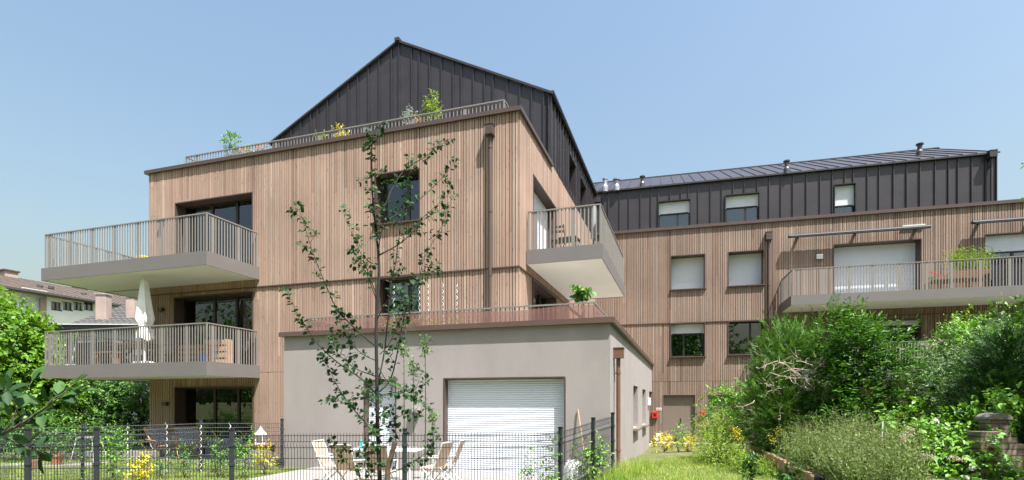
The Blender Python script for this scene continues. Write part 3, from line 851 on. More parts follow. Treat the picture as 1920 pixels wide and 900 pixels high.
def roofB(u, v):   # point on the front slope
    k = (u-U0)/FPX; best = None
    for i in range(200):
        d = i*5.0/199; s, z = FB.at(u, v, d); zz = 12.58+(15.02-12.58)*(d+.06)/5.15
        if best is None or abs(z-zz) < best[0]: best = (abs(z-zz), s, d, zz)
    return FB.P(best[1], best[2], best[3])
for u, v, h, r, mt, cp, lb in ((1134.5, 357, .62, .11, 'silver', 1.2, "shiny galvanised roof vent with a tall dome"), (1156, 356, .52, .11, 'silver', 1.7, "shiny galvanised roof vent with a wide hat"), (1204.5, 349, .52, .085, 'dgrey', 1.6, None),
                       (1475, 324.5, .56, .09, 'dgrey', 1.6, None), (1724.5, 290.5, .56, .10, 'dgrey', 1.6, None)):
    vent(bldB, roofB(u, v), h, r, mt, cp, lb)
downpipe(bldB, FB, FB.at(1440, 440)[0], .2, FB.at(1440, 438.5)[1], w=.26, h=.34)
downpipe(bldB, FB, FB.at(1857, 290)[0], BT+.15, FB.at(1857, 286)[1], w=.27, mat='zinc', off=-.03, h=.26)
downpipe(bldB, FB, FB.at(1121, 377)[0], BT+.15, FB.at(1121, 371)[1], w=.30, mat='zinc', off=-.03, h=.3)
B2 = balcony(bldB, FB, [(5.70, 20.6, -2.2, -.08)], 6.13, 6.52, [[(5.77, -.1), (5.77, -2.13), (20.5, -2.13)]], rngB, rail_h=1.15, label="long rear balcony with a planter box")
B1 = balcony(bldB, FB, [(5.70, 20.6, -2.2, -.06)], 2.95, 3.34, [[(5.77, -.1), (5.77, -2.13), (20.5, -2.13)]], rngB, rail_h=1.15, label="first floor rear balcony mostly hidden by bushes")
s, z = FB.at(1535, 482.5); wall_lamp(bldB, FB, s, z, mat='lightgrey', w=.26, h=.2)
# awnings
def awning(s0, s1, z, extra):
    mb = MB(); pr = []
    for k in range(10):
        a = 2*pi*k/10; pr.append((-.35+.10*cos(a), .07*sin(a)))
    n = len(mb.v)
    for s_ in (s0, s1):
        for d, h in pr: mb.v.append(FB.P(s_, d, z+h))
    for k in range(10): mb.f.append((n+k, n+(k+1) % 10, n+10+(k+1) % 10, n+10+k)); mb.t.append(.5)
    mb.f.append(tuple(n+k for k in range(10))); mb.f.append(tuple(n+10+k for k in range(10))[::-1]); mb.t += [.5, .5]
    aw = mb.build("awning", MAT['steelblue'], bldB, label="rolled up awning in a slim dark cassette")
    mb = MB()
    for q in (.08, .5, .92):
        c = s0+(s1-s0)*q; mb.fbox(FB, c-.05, c+.05, -.30, -.05, z-.03, z+.085)
    mb.build("bracket", MAT['dgrey'], aw)
    mb = MB(); mb.fbox(FB, s0+.05, s1-.05, -.475, -.445, z-.075, z-.03); mb.build("front_bar", MAT['steelblue'], aw)
    if extra:
        mb = MB(); mb.fbox(FB, s1-.95, s1-.1, -.16, -.06, z+.14, z+.19); mb.build("side_channel", MAT['lightgrey'], aw)
awning(FB.at(1477, 443, -.25)[0], FB.at(1742, 427, -.25)[0], FB.at(1610, 435.5, -.25)[1], True)
awning(FB.at(1820, 419, -.25)[0], FB.at(1820, 419, -.25)[0]+4.2, FB.at(1860, 416, -.25)[1], False)
# pavement in front of the doors
mb = MB(); mb.fbox(FB, 0.1, 6.5, -1.1, -.09, -.05, .10); tag(mb.build("pavement", MAT['concrete']), "pale concrete strip in front of the rear doors", None, None, "structure")
# ================================================================== NEIGHBOURS
FN = Frame(-37.0, 40.0, (0.365, 0.931), (-0.931, 0.365))
tile = M("brown_roof_tiles", (0.110, 0.086, 0.073), 0.9, 0.3, 3.0, bump=0.3, bscale=12)
tile_g = M("grey_roof_tiles", (0.085, 0.082, 0.08), 0.85, 0.25, 3.0, bump=0.3, bscale=12)
MAT['tile'] = tile; MAT['tile_g'] = tile_g
nb = thing("apartment_block", "far white rendered apartment block with a brown tiled roof and small square windows", "building", FN.P(8, 5, 0))
nh = []
for u in (106.5, 126.5, 146.3, 165.3):
    s, z = FN.at(u, 572); nh.append((s-.42, s+.42, z-.45, z+.28))
s, z = FN.at(68, 565); nh.append((s-.9, s+.7, z-.9, z+.9))
wall(nb, FN, -14, 34, 0, 10.2, nh, MAT['rwhite'], d1=.3)
for q in nh[:4]: window(nb, FN, *q, r=.14, splits=(.5,), sill=False, proud=.0, lining='rwhite', room=.8)
window(nb, FN, *nh[4], r=.14, shut=1.0, sill=False, proud=0, lining='rwhite')
s, z = FN.at(80, 565); mb = MB(); mb.fbox(FN, s-.2, s+.2, -.10, -.003, 0, 10.0); mb.build("downpipe", MAT['pinkplaster'], nb)
def tiled(parent, F, s0, s1, d0, z0, d1, z1, mat, step=.36, name="roof"):
    mb = MB(); n = int(round(sqrt((d1-d0)**2+(z1-z0)**2)/step)); m = int(round((s1-s0)/.30))
    for i in range(n):
        a, b = i/n, (i+1)/n
        da, db = d0+(d1-d0)*a, d0+(d1-d0)*b; za, zb = z0+(z1-z0)*a, z0+(z1-z0)*b
        prev = None
        for k in range(m*2+1):
            s = s0+(s1-s0)*k/(m*2); w = .035*(k % 2)
            c = (s, w)
            if prev:
                mb.face([F.P(prev[0], da, za+.05+prev[1]), F.P(s, da, za+.05+w), F.P(s, db, zb+w), F.P(prev[0], db, zb+prev[1])], RNG.uniform(0, 1))
                mb.face([F.P(prev[0], da, za), F.P(s, da, za), F.P(s, da, za+.05+w), F.P(prev[0], da, za+.05+prev[1])])
            prev = c
    return mb.build(name, mat, parent)
tiled(nb, FN, -14.5, 34, -.7, 10.3, 6.5, 12.45, tile, step=.40)
mb = MB(); mb.fbox(FN, -14.5, 34, 6.5, 13.5, 10.3, 10.4); mb.face([FN.P(-14.5, 13.7, 10.3), FN.P(34, 13.7, 10.3), FN.P(34, 6.5, 12.45), FN.P(-14.5, 6.5, 12.45)]); mb.build("roof", tile, nb)
mb = MB(); mb.fbox(FN, -14.5, 34, -.86, -.70, 10.22, 10.36); mb.fbox(FN, -14.5, 34, -.7, 0, 10.19, 10.24); mb.build("gutter", MAT['dgrey'], nb)
for (u, v, w, h) in ((16.5, 510, .9, 1.6), (145, 543, 1.0, 1.4)):
    s, z = FN.at(u, v, 6.3); mb = MB(); mb.fbox(FN, s-w/2, s+w/2, 5.9, 6.7, z-h, z)
    ch = mb.build("chimney", MAT['pinkplaster'], nb); mb = MB(); mb.fbox(FN, s-w/2-.1, s+w/2+.1, 5.8, 6.8, z+.002, z+.12); mb.build("cap", MAT['brown'], ch)
for u, v in ((75, 541), (96, 543), (157, 555)):
    s, z = FN.at(u, v, 2.2); mb = MB(); x, y, _ = FN.P(s, 2.2, 0); mb.lathe((x, y, z-.5), [(.13, 0), (.13, .55), (.2, .56), (.2, .75), (.02, .8)], 10); mb.build("roof_vent", MAT['dgrey'], nb)

FH = Frame(-23.2, 28.0, (1.0, 0.0), (0.0, 1.0))
hs_ = thing("tiled_house", "low house with grey roof tiles and two pink rendered chimneys", "house", (-20, 31, 0))
wall(hs_, FH, 0.3, 9, 0, 5.9, [], MAT['rwhite'], d0=.4, d1=.7)
mb = MB(); mb.fbox(FH, .3, .6, .7, 8, 0, 5.9); mb.build("wall", MAT['rwhite'], hs_)
tiled(hs_, FH, 0.0, 10, 0, 5.95, 4.2, 7.75, tile_g, step=.34)
mb = MB(); mb.face([FH.P(0, 8.4, 5.95), FH.P(10, 8.4, 5.95), FH.P(10, 4.2, 7.75), FH.P(0, 4.2, 7.75)]); mb.build("roof", tile_g, hs_)
for x, w, zt, zb, y in ((-22.15, .56, 7.80, 6.0, 29.3), (-20.85, .47, 7.72, 6.2, 29.7)):
    mb = MB(); mb.box((x, y, (zt+zb)/2), (w, .45, zt-zb)); ch = mb.build("chimney", MAT['pinkplaster'], hs_, bevel=.02)
    mb = MB(); mb.box((x, y, zt+.045), (w+.08, .53, .085)); mb.build("cap", MAT['concrete_d'], ch)

ob = thing("outbuilding", "grey flat roofed outbuilding with a black fascia behind the lower balcony", "building", (-19.5, 26, 0))
FO = Frame(-21.5, 24.8, (1.0, 0.02), (-0.02, 1.0))
mb = MB(); mb.fbox(FO, .2, 4.2, .2, 4, 0, 5.36); mb.build("wall", M("blue_grey_boards", (0.22, 0.245, 0.27), .8, .1, 3, stretch=(1, 1, 6)), ob)
mb = MB(); mb.fbox(FO, 0, 4.4, 0, 4.2, 5.36, 5.58); mb.build("fascia", MAT['black'], ob)
mb = MB(); mb.fbox(FO, -.03, 4.43, -.03, 4.23, 5.583, 5.63); mb.build("roof", MAT['lightgrey'], ob)

# ================================================================== FENCES
def fence(name, label, pts, posts, wire_gap=0.052, h=1.24, panel_breaks=(), zf=G):
    """welded mesh fence: pts the ground line; posts distances along it"""
    root = thing(name, label, "fence", (pts[0][0], pts[0][1], zf(*pts[0])))
    P2 = [Vector(p) for p in pts]; seg = [(b-a).length for a, b in zip(P2, P2[1:])]; tot = sum(seg)
    def at(q):
        q = max(0, min(q, tot))
        for a, b, l in zip(P2, P2[1:], seg):
            if q <= l+1e-6: return a.lerp(b, q/l), (b-a).normalized()
            q -= l
        return P2[-1], (P2[-1]-P2[-2]).normalized()
    brk = sorted({0.0, tot, *posts, *panel_breaks})
    fold = [(0.03, 0), (0.20, 0), (0.23, .03), (0.26, 0), (0.98, 0), (1.03, .036), (1.08, 0), (1.16, 0), (1.215, 0)]
    hz = [0.06, .20, .26, .42, .62, .80, .98, 1.08, 1.18]
    for a, b in zip(brk, brk[1:]):
        if b-a < .1: continue
        mb = MB(); n = max(2, int(round((b-a)/wire_gap)))
        for i in range(n+1):
            p, t = at(a+(b-a)*i/n); nx, ny = t.y, -t.x; g = zf(p.x, p.y)
            q = [(p.x+nx*o, p.y+ny*o, g+z*h/1.24) for z, o in fold]
            mb.tube(q, .0052, 3, cap=False)
        for z in hz:
            pa, t = at(a+.004); pb, _ = at(b-.004); nx, ny = t.y*-.007, t.x*.007
            mb.tube([(pa.x+nx, pa.y+ny, zf(pa.x, pa.y)+z*h/1.24), (pb.x+nx, pb.y+ny, zf(pb.x, pb.y)+z*h/1.24)], .006, 4, cap=False)
        mb.build("mesh_panel", MAT['fence'], root)
    for q in posts:
        p, t = at(q); g = zf(p.x, p.y); ang = atan2(t.y, t.x); c = Vector((p.x-t.y*-.045, p.y-t.x*.045, 0))
        mb = MB(); mb.box((c.x, c.y, g+.62*h/1.24), (.066, .056, 1.30*h/1.24), ang)
        for zz in (.28, .70, 1.02): mb.box((c.x, c.y, g+zz*h/1.24), (.082, .072, .045), ang)
        po = mb.build("post", MAT['fence'], root, bevel=.004)
        mb = MB(); mb.box((c.x, c.y, g+1.285*h/1.24), (.074, .064, .035), ang); mb.build("cap", MAT['black'], po)
    return root
NY = 9.1
fence("mesh_fence", "long dark wire mesh fence nearest the lens, running across the garden", [(-12.0, 9.2), (.42, 8.95)], [12.0-8.13, 12.0-6.96, 12.0-4.67, 12.0-1.77])
fence("mesh_fence", "short dark wire mesh fence running back to the annex corner", [(.42, 8.95), (2.12, 11.5)], [.72, 2.06, 3.02])
fence("mesh_fence", "dark wire mesh fence between the two gardens, ending at the annex's far corner", [(-5.99, 14.15), (-7.55, 13.1), (-9.3, 11.75), (-12.6, 9.35)], [.02, 1.87, 4.12])

# ================================================================== PAVING AND GRASS
mb = MB(); mb.fbox(FA, -4.75, 2.3, GD-2.35, GD-.004, .20, .385); tag(mb.build("patio", MAT['concrete']), "pale paved patio in front of the roller shutter", None, None, "structure")
mb = MB(); mb.fbox(FA, -14.6, -6.4, -2.25, -.10, .1, .30); tag(mb.build("terrace", MAT['concrete_d']), "grey paved terrace under the left balconies", None, None, "structure")
mb = MB(); mb.fbox(FA, -14.6, -6.3, -2.38, -2.26, .1, .345); tag(mb.build("kerb", MAT['concrete']), "pale kerb along the terrace edge", None, None, "structure")
mb = MB(); mb.box((-13.6, 14.6, .30), (4.6, .75, .14), .12); tag(mb.build("path", MAT['concrete_d']), "grey slab path across the lawn", None, None, "structure")
mb = MB(); mb.box((-12.2, 16.1, .42), (3.2, .16, .34), .05); lw = mb.build("garden_wall", MAT['concrete']); tag(lw, "low pale concrete wall behind the lawn, beside the potted plant", "wall")
mb = MB(); mb.box((-3.4, 10.2, .352), (5.0, .42, .02), -.31)
def annex_free(x, y):
    """True where a point is outside buildings and paving"""
    s = (x-FA.o[0])*E1[0]+(y-FA.o[1])*E1[1]; d = (x-FA.o[0])*E2[0]+(y-FA.o[1])*E2[1]
    ins = ((s > GL-.02) & (s < GS+.02) & (d > GD-.02)) | ((s > -AW) & (s < 0) & (d > -.05))
    pav = ((s > -4.75) & (s < 2.3) & (d > GD-2.35) & (d < GD)) | ((s > -14.6) & (s < -6.3) & (d > -2.38))
    q = (x-FB.o[0])*FB.e2[0]+(y-FB.o[1])*FB.e2[1]
    return ~(ins | pav | (q > -1.1))
def grass(name, label, n, x0, x1, y0, y1, h, w, ok, seed, tmid=.5, lean=.35, power=1.0):
    rng = np.random.default_rng(seed)
    y = y0+(y1-y0)*rng.uniform(0, 1, n)**power; x = rng.uniform(x0, x1, n)
    k = annex_free(x, y) & ok(x, y); x, y = x[k], y[k]; n = len(x)
    C = np.stack([x, y, gz(x, y)-.01], -1)
    D = np.array([0, 0, 1.0]) + lean*rng.normal(size=(n, 3)); D[:, 2] = np.abs(D[:, 2])
    patch = .5+.25*np.sin(1.9*x+.8*y)+.2*np.sin(.7*x-2.3*y+1)
    o = leaf_mesh(name, C, D, unit(n, rng), h*rng.uniform(.5, 1.4, n)*(.75+.5*patch), w, np.clip(tmid+.35*(patch-.5)+.28*rng.normal(size=n), 0, 1), MAT['grass'], None, 3)
    tag(o, label, None, None, "stuff")
grass("lawn_grass", "short bright lawn grass in the garden behind the fence", 75000, -16, 1.9, 7.6, 16.5, .085, .014, lambda x, y: (x < 0.3+(y-8.95)*.66), 1, tmid=.55, power=1.2)
grass("lawn_grass", "bright strip of lawn between the annex and the bushes", 95000, .5, 6.2, 6.5, 24.2, .075, .013, lambda x, y: (x > 0.5+(y-8.95)*.62) & (x < edge_x(y)+.05), 2, tmid=.62, power=1.25)
grass("tall_grass", "tufts of long unmown grass beside the annex corner", 8000, .6, 3.1, 7.2, 13.0, .25, .012, lambda x, y: (x > 0.55+(y-8.95)*.64) & (x < 1.5+(y-8.95)*.62), 3, tmid=.55, lean=.3)

# ================================================================== RIGHT HAND PLANTING
# log edging
le = MB(); y = 8.35; k = 0; rg = np.random.default_rng(8)
while y < 14.2:
    x = edge_x(y)+.03; r = .038
    le.tube([(x, y, G(x-.3, y)-.1), (x, y, .93+.012*rg.normal())], r, 8, t=rg.uniform(0, 1)); y += .078
eg = thing("log_edging", "pale palisade of short round logs holding up the weedy bank", "edging", (edge_x(10), 10, .5))
le.build("palisade", MAT['paletimber'], eg)
mb = MB(); mb.lathe((edge_x(8.25)+.04, 8.22, .3), [(.075, 0), (.075, .63), (.06, .66), (.001, .67)], 12); mb.build("end_post", MAT['black'], eg)

def meadow(name, label, n, seed, fx, mat='leaf_dry', h=.75):
    rng = np.random.default_rng(seed)
    x, y = fx(rng, n); n = len(x)
    base = np.stack([x, y, gz(x, y)-.02], -1)
    H = h*rng.uniform(.35, 1.3, n)*(1+.35*np.sin(2.3*x+1.1*y)*np.sin(1.7*y-.6*x))
    D = nrm(np.array([0, 0, 1.0])+.24*rng.normal(size=(n, 3)))
    Cs, Ds, Ns, Ls, Ws, Ts = [base], [D], [unit(n, rng)], [H], [np.full(n, .0075)], [.45+.2*rng.normal(size=n)]
    for k in range(9):      # side shoots and seed heads near the top, leaves low down
        t = rng.uniform(.25, 1.0, n)
        Cs.append(base+D*(H*t)[:, None]); d2 = nrm(D*.8+.9*unit(n, rng)); Ds.append(d2); Ns.append(unit(n, rng))
        Ls.append(rng.uniform(.03, .08, n)*(1.7-1.0*t)); Ws.append(rng.uniform(.010, .024, n)*(2.0-1.3*t)); Ts.append(np.clip(.0+.60*t+.20*rng.normal(size=n), 0, 1))
    o = leaf_mesh(name, np.concatenate(Cs), np.concatenate(Ds), np.concatenate(Ns), np.concatenate(Ls), np.concatenate(Ws), np.concatenate(Ts), MAT[mat], None, 4)
    tag(o, label, None, None, "stuff")
def bank(rng, n):
    y = 6.6+5.0*rng.uniform(0, 1, n)**1.2; x = edge_x(y)+.1+(1.7+.3*np.maximum(y-8, 0))*rng.uniform(0, 1, n)**.9; k = x/y < .715+.03*rng.normal(size=n); return x[k], y[k]
meadow("tall_weeds", "pale dry flowering weeds covering the bank above the log edging", 7600, 41, bank, h=.68)
def verge(rng, n):
    y = 10.4+5.4*rng.uniform(0, 1, n); x = edge_x(y)-.05-.7*rng.uniform(0, 1, n)**1.3; return x, y
meadow("weeds", "loose green and yellow weeds along the foot of the log edging", 800, 42, verge, 'leaf_lime', .32)

plant("thuja_bush", "big feathery evergreen bush with bare dead twigs on its left half", "bush", (6.75, 13.0, G(6.75, 13)),
      [((6.75, 12.9, 2.35), (1.0, .95, 1.5)), ((6.15, 12.6, 1.75), (.75, .8, 1.05)), ((7.35, 13.2, 2.55), (.95, .9, 1.45)), ((6.9, 12.6, 1.5), (1.2, .8, .9)), ((6.5, 13, 3.1), (.6, .6, .75))],
      4200, 16, .34, .085, .27, 'leaf_thuja', 51, 'feather', 10, .05, lo=.55, hi=1.08, lump=.3, up=.55, wob=.55, zmin=.85)
tb = bpy.data.objects["thuja_bush"]; rg = np.random.default_rng(52); mb = MB()
for i in range(46):
    u = 1410+rg.uniform(0, 150); v = 665+rg.uniform(0, 95); p = px(u, v, 11.95+rg.uniform(-.1, .35))
    d = Vector((rg.normal()*.8, -.25+.25*rg.normal(), rg.normal()*.55)).normalized(); ln = rg.uniform(.25, .75); pts = [p]
    for k in range(6): d = (d+Vector(rg.normal(0, .22, 3))).normalized(); pts.append(pts[-1]+d*ln/6)
    mb.tube(pts, [.0085*(1-.13*k) for k in range(7)], 4)
    for k in (2, 3, 4, 5):
        e = (d+Vector(rg.normal(0, .8, 3))).normalized(); mb.tube([pts[k], pts[k]+e*ln*.18, pts[k]+(e+Vector(rg.normal(0, .3, 3))).normalized()*ln*.38], [.005, .004, .002], 3)
mb.build("dead_twig", MAT['palebark'], tb)

plant("elder_bush", "tall glossy elder bush with a single shoot rising towards the rear balcony", "bush", (7.7, 12.0, G(7.7, 12)),
      [((7.65, 11.9, 2.35), (.95, .9, 1.35)), ((8.3, 12.1, 2.2), (.85, .8, 1.2)), ((7.4, 11.8, 3.35), (.55, .5, .7)), ((7.22, 11.9, 4.0), (.13, .13, .42)), ((7.9, 11.9, 3.25), (.7, .6, .65)), ((7.6, 11.5, 1.5), (1.0, .7, .8))],
      1900, 7, .30, .12, .36, 'leaf_elder', 53, 'compound', 10, .045, shape=6, lo=.5, hi=1.10, lump=.3, zmin=.85, up=.3)
plant("dogwood_bush", "loose grey green bush with faded flower heads between the elder and the dark conifer", "bush", (9.4, 12.0, G(9.4, 12)),
      [((9.2, 11.9, 1.95), (1.1, 1.0, 1.3)), ((9.95, 11.7, 2.1), (.95, .9, 1.25)), ((8.8, 11.5, 1.6), (.8, .7, .95)), ((9.6, 12.0, 2.75), (.8, .7, .7))],
      3000, 9, .26, .06, .42, 'leaf_grey', 54, 'broad', 9, .04, lo=.5, hi=1.07, zmin=.85)
db = bpy.data.objects["dogwood_bush"]; rg = np.random.default_rng(55)
Pb, Ob = clumps([((9.1, 11.6, 2.1), (1.2, .9, 1.25)), ((8.3, 11.6, 2.6), (.6, .5, .8))], 60, rg, .95, 1.06); Pb = Pb[(Pb[:, 1] < 11.6) & (Pb[:, 2] > 1.6)]
C = np.repeat(Pb, 40, 0)+rg.normal(0, .035, (len(Pb)*40, 3))*np.array([1.2, 1.2, .5]); leaf_mesh("blossom", C, unit(len(C), rg), unit(len(C), rg), .022, .014, rg.uniform(0, 1, len(C)), MAT['bloom_pink'], db, 4)
plant("conifer", "dark spreading conifer behind the stepped brick wall", "tree", (9.6, 10.2, G(9.6, 10.2)),
      [((9.6, 10.2, 2.1), (1.25, 1.0, 1.35)), ((9.0, 9.9, 1.7), (.85, .7, .9)), ((10.3, 10.4, 2.6), (1.1, .9, 1.2)), ((9.25, 10.0, 2.8), (.6, .5, .55))],
      4300, 15, .34, .085, .22, 'leaf_dark', 56, 'feather', 8, .06, lo=.4, hi=1.06, up=.05, wob=.5, zmin=.8, part='crown', stem_name='trunk')
plant("privet_bush", "fresh green bush in front of the first floor balcony, next to the right edge tree", "bush", (10.6, 12.3, G(10.6, 12.3)),
      [((10.4, 12.3, 2.9), (.9, .8, 1.05)), ((11.2, 12.5, 2.7), (.9, .8, 1.3)), ((10.0, 12.1, 3.2), (.35, .35, .6))], 1500, 9, .28, .085, .4, 'leaf_fresh', 57, 'broad', 7, .04, lo=.5, hi=1.08, zmin=.85)
plant("overhanging_tree", "leafy tree whose thin branches reach in at the right edge above the rear balcony", "tree", (9.9, 8.0, G(9.9, 8.0)),
      [((9.5, 9.3, 4.75), (.34, .4, .4)), ((9.2, 9.3, 3.75), (.40, .35, .24)), ((9.55, 9.3, 4.1), (.5, .4, .3)), ((9.05, 9.3, 5.62), (.12, .2, .14)), ((9.75, 7.3, 5.2), (1.7, 1.4, 1.3)), ((10.4, 8.4, 4.6), (1.2, 1.1, 1.5)), ((8.9, 6.6, 4.4), (.7, .7, .7)), ((9.0, 9.35, 3.35), (.22, .25, .16))],
      1900, 8, .26, .085, .5, 'leaf_fresh', 58, 'broad', 26, .035, shape=6, lo=.1, hi=1.05, part='crown', stem_name='branch')
plant("bramble", "arching bramble thicket with white and faded pink flowers in front of the brick wall", "bramble", (6.9, 8.7, G(6.9, 8.7)),
      [((6.6, 8.9, 1.15), (.75, .6, .5)), ((7.1, 8.6, 1.1), (.6, .55, .55)), ((6.2, 8.5, .95), (.6, .4, .35)), ((7.2, 9.4, 1.35), (.8, .7, .6)), ((7.25, 8.1, .95), (.32, .2, .35)), ((8.1, 9.0, 1.9), (.4, .35, .35))], 760, 7, .28, .10, .62, 'leaf_fresh', 59, 'broad', 16, .012, shape=6, lo=.35, hi=1.08, zmin=.88, up=.1)
br = bpy.data.objects["bramble"]; rg = np.random.default_rng(60)
for u, v in ((1755, 789), (1822, 877), (1829, 876), (1812, 896)):
    p = np.array(px(u, v, 8.05)); C = p+rg.normal(0, .012, (60, 3)); leaf_mesh("blossom", C, unit(60, rg), unit(60, rg), .03, .024, rg.uniform(.5, 1, 60), MAT['bloom_white'], br, 4)
Cc = []
for u, v in ((1710, 805), (1702, 815), (1695, 825), (1735, 855), (1728, 852), (1745, 858), (1786, 858), (1800, 862), (1690, 818)):
    p = np.array(px(u, v, 8.15)); Cc.append(p+rg.normal(0, .035, (50, 3))*np.array([1, 1, .6]))
C = np.concatenate(Cc); leaf_mesh("blossom", C, unit(len(C), rg), unit(len(C), rg), .026, .018, rg.uniform(0, 1, len(C)), MAT['bloom_pink'], br, 4)
plant("garden_maple", "small light green maple sapling spreading in front of the rear doors", "tree", (5.85, 15.3, G(5.85, 15.3)),
      [((5.75, 15.1, 2.25), (.42, .4, .20)), ((5.55, 15, 1.8), (.42, .4, .22)), ((6.1, 15.2, 1.95), (.45, .4, .24)), ((5.6, 15, 1.3), (.42, .4, .22)), ((6.1, 15, 1.4), (.5, .5, .45)), ((6.35, 15.2, 2.3), (.4, .35, .3))],
      460, 8, .22, .085, .5, 'leaf_fresh', 61, 'compound', 14, .02, lo=.2, hi=1.05, up=-.05, bark='palebark', part='crown', stem_name='trunk')
plant("shrub", "yellow green loose shrub with small yellow flowers left of the log edging", "shrub", (5.1, 12.8, G(5.1, 12.8)),
      [((5.1, 13.2, 1.05), (.55, .7, .62)), ((4.75, 12.6, .85), (.45, .6, .42)), ((5.35, 14.2, 1.2), (.6, .7, .6)), ((4.75, 11.4, .75), (.28, .6, .38))], 1150, 9, .22, .045, .5, 'leaf_lime', 62, 'broad', 10, .012, lo=.3, hi=1.08, zmin=.45)
sh = bpy.data.objects["shrub"]; rg = np.random.default_rng(63); Cc = []
for u, v in ((1375, 805), (1382, 812), (1378, 818), (1388, 822), (1445, 820), (1450, 826), (1460, 808), (1385, 808)):
    Cc.append(np.array(px(u, v, 11.9))+rg.normal(0, .04, (30, 3)))
C = np.concatenate(Cc); leaf_mesh("blossom", C, unit(len(C), rg), unit(len(C), rg), .03, .022, rg.uniform(0, .5, len(C)), MAT['leaf_yellow'], sh, 4)
for x, y, h, lab, sd in ((4.05, 9.2, .55, "young dark leaved laurel shoot, tallest in front of the log edging", 64), (4.45, 8.6, .42, "small dark leaved laurel shoot near the black end post", 65)):
    plant("laurel_shoot", lab, "plant", (x, y, G(x, y)), [((x, y, G(x, y)+h*.65), (.13, .13, h*.42))], 26, 5, .13, .10, .42, 'leaf_dark', sd, 'broad', 4, .008, group="laurel shoots by the log edging", shape=6, lo=.1, hi=1)
mb = MB(); p0 = px(1655, 879, 8.6); mb.tube([p0, px(1653, 838, 8.6), px(1655, 790, 8.6)], .011, 6); tag(mb.build("garden_stake", MAT['whitepaint']), "thin pale stake standing in the weeds", "stake")

# stepped brick wall
def brick_mat():
    m, nt, bs = newmat("old_brick")
    tc = nt.nodes.new("ShaderNodeTexCoord"); mp = nt.nodes.new("ShaderNodeMapping"); mp.inputs["Rotation"].default_value = (radians(90), 0, 0)
    bk = nt.nodes.new("ShaderNodeTexBrick"); bk.inputs["Scale"].default_value = 1.0; bk.inputs["Brick Width"].default_value = .24; bk.inputs["Row Height"].default_value = .095; bk.inputs["Mortar Size"].default_value = .012
    bk.inputs["Color1"].default_value = (.20, .145, .10, 1); bk.inputs["Color2"].default_value = (.30, .24, .17, 1); bk.inputs["Mortar"].default_value = (.10, .09, .08, 1)
    L(nt, tc.outputs["Object"], mp.inputs[0]); L(nt, mp.outputs[0], bk.inputs["Vector"])
    no = nt.nodes.new("ShaderNodeTexNoise"); no.inputs["Scale"].default_value = 7; no.inputs["Detail"].default_value = 6
    mx = nt.nodes.new("ShaderNodeMixRGB"); mx.blend_type = 'MULTIPLY'; mx.inputs[0].default_value = .75
    L(nt, tc.outputs["Object"], no.inputs["Vector"]); rp = nt.nodes.new("ShaderNodeValToRGB"); rp.color_ramp.elements[0].position = .35; rp.color_ramp.elements[0].color = (.25, .25, .22, 1); rp.color_ramp.elements[1].position = .65
    L(nt, no.outputs["Fac"], rp.inputs[0]); L(nt, bk.outputs["Color"], mx.inputs[1]); L(nt, rp.outputs[0], mx.inputs[2]); L(nt, mx.outputs[0], bs.inputs["Base Color"]); bs.inputs["Roughness"].default_value = .95
    bp = nt.nodes.new("ShaderNodeBump"); bp.inputs["Strength"].default_value = .6; bp.inputs["Distance"].default_value = .015; L(nt, bk.outputs["Fac"], bp.inputs["Height"]); bp.invert = True; L(nt, bp.outputs[0], bs.inputs["Normal"])
    return m
MAT['brick'] = brick_mat()
bw = thing("brick_wall", "old weathered brick wall whose top steps down to the right", "wall", (7.45, 8.2, .5))
FW = Frame(7.16, 8.25, (1.0, -0.05), (0.05, 1.0))
mb = MB(); tops = [1.62, 1.62, 1.54, 1.44, 1.345, 1.25, 1.155, 1.06]; xs = [0.0, .30, .44, .54, .64, .74, .86, 1.2, 1.7]
for a, b, z in zip(xs, xs[1:], tops): mb.fbox(FW, a, b, 0, .30, -.2, z)
mb.build("brickwork", MAT['brick'], bw)
mb = MB(); mb.fbox(FW, .36, .66, .303, .50, .3, 1.80); mb.build("pier", bpy.data.materials['old_brick'], bw, bevel=.01)
mb = MB(); c = FW.P(.51, .40, 1.80); pr = []
for k in range(9):
    a = pi*k/8; pr.append((c[0]+.19*cos(a), .10*sin(a)))
for (xa, za), (xb, zb) in zip(pr, pr[1:]):
    mb.face([(xa, c[1]-.14, c[2]+.004+za), (xb, c[1]-.14, c[2]+.004+zb), (xb, c[1]+.14, c[2]+.004+zb), (xa, c[1]+.14, c[2]+.004+za)])
mb.face([(x, c[1]-.14, c[2]+.004+z) for x, z in pr]); mb.build("coping_stone", M("shade_darkened_stone", (.13, .125, .11), 1, .35, 9), bw)  # cap's base colour is darkened to stand in for the shade on it

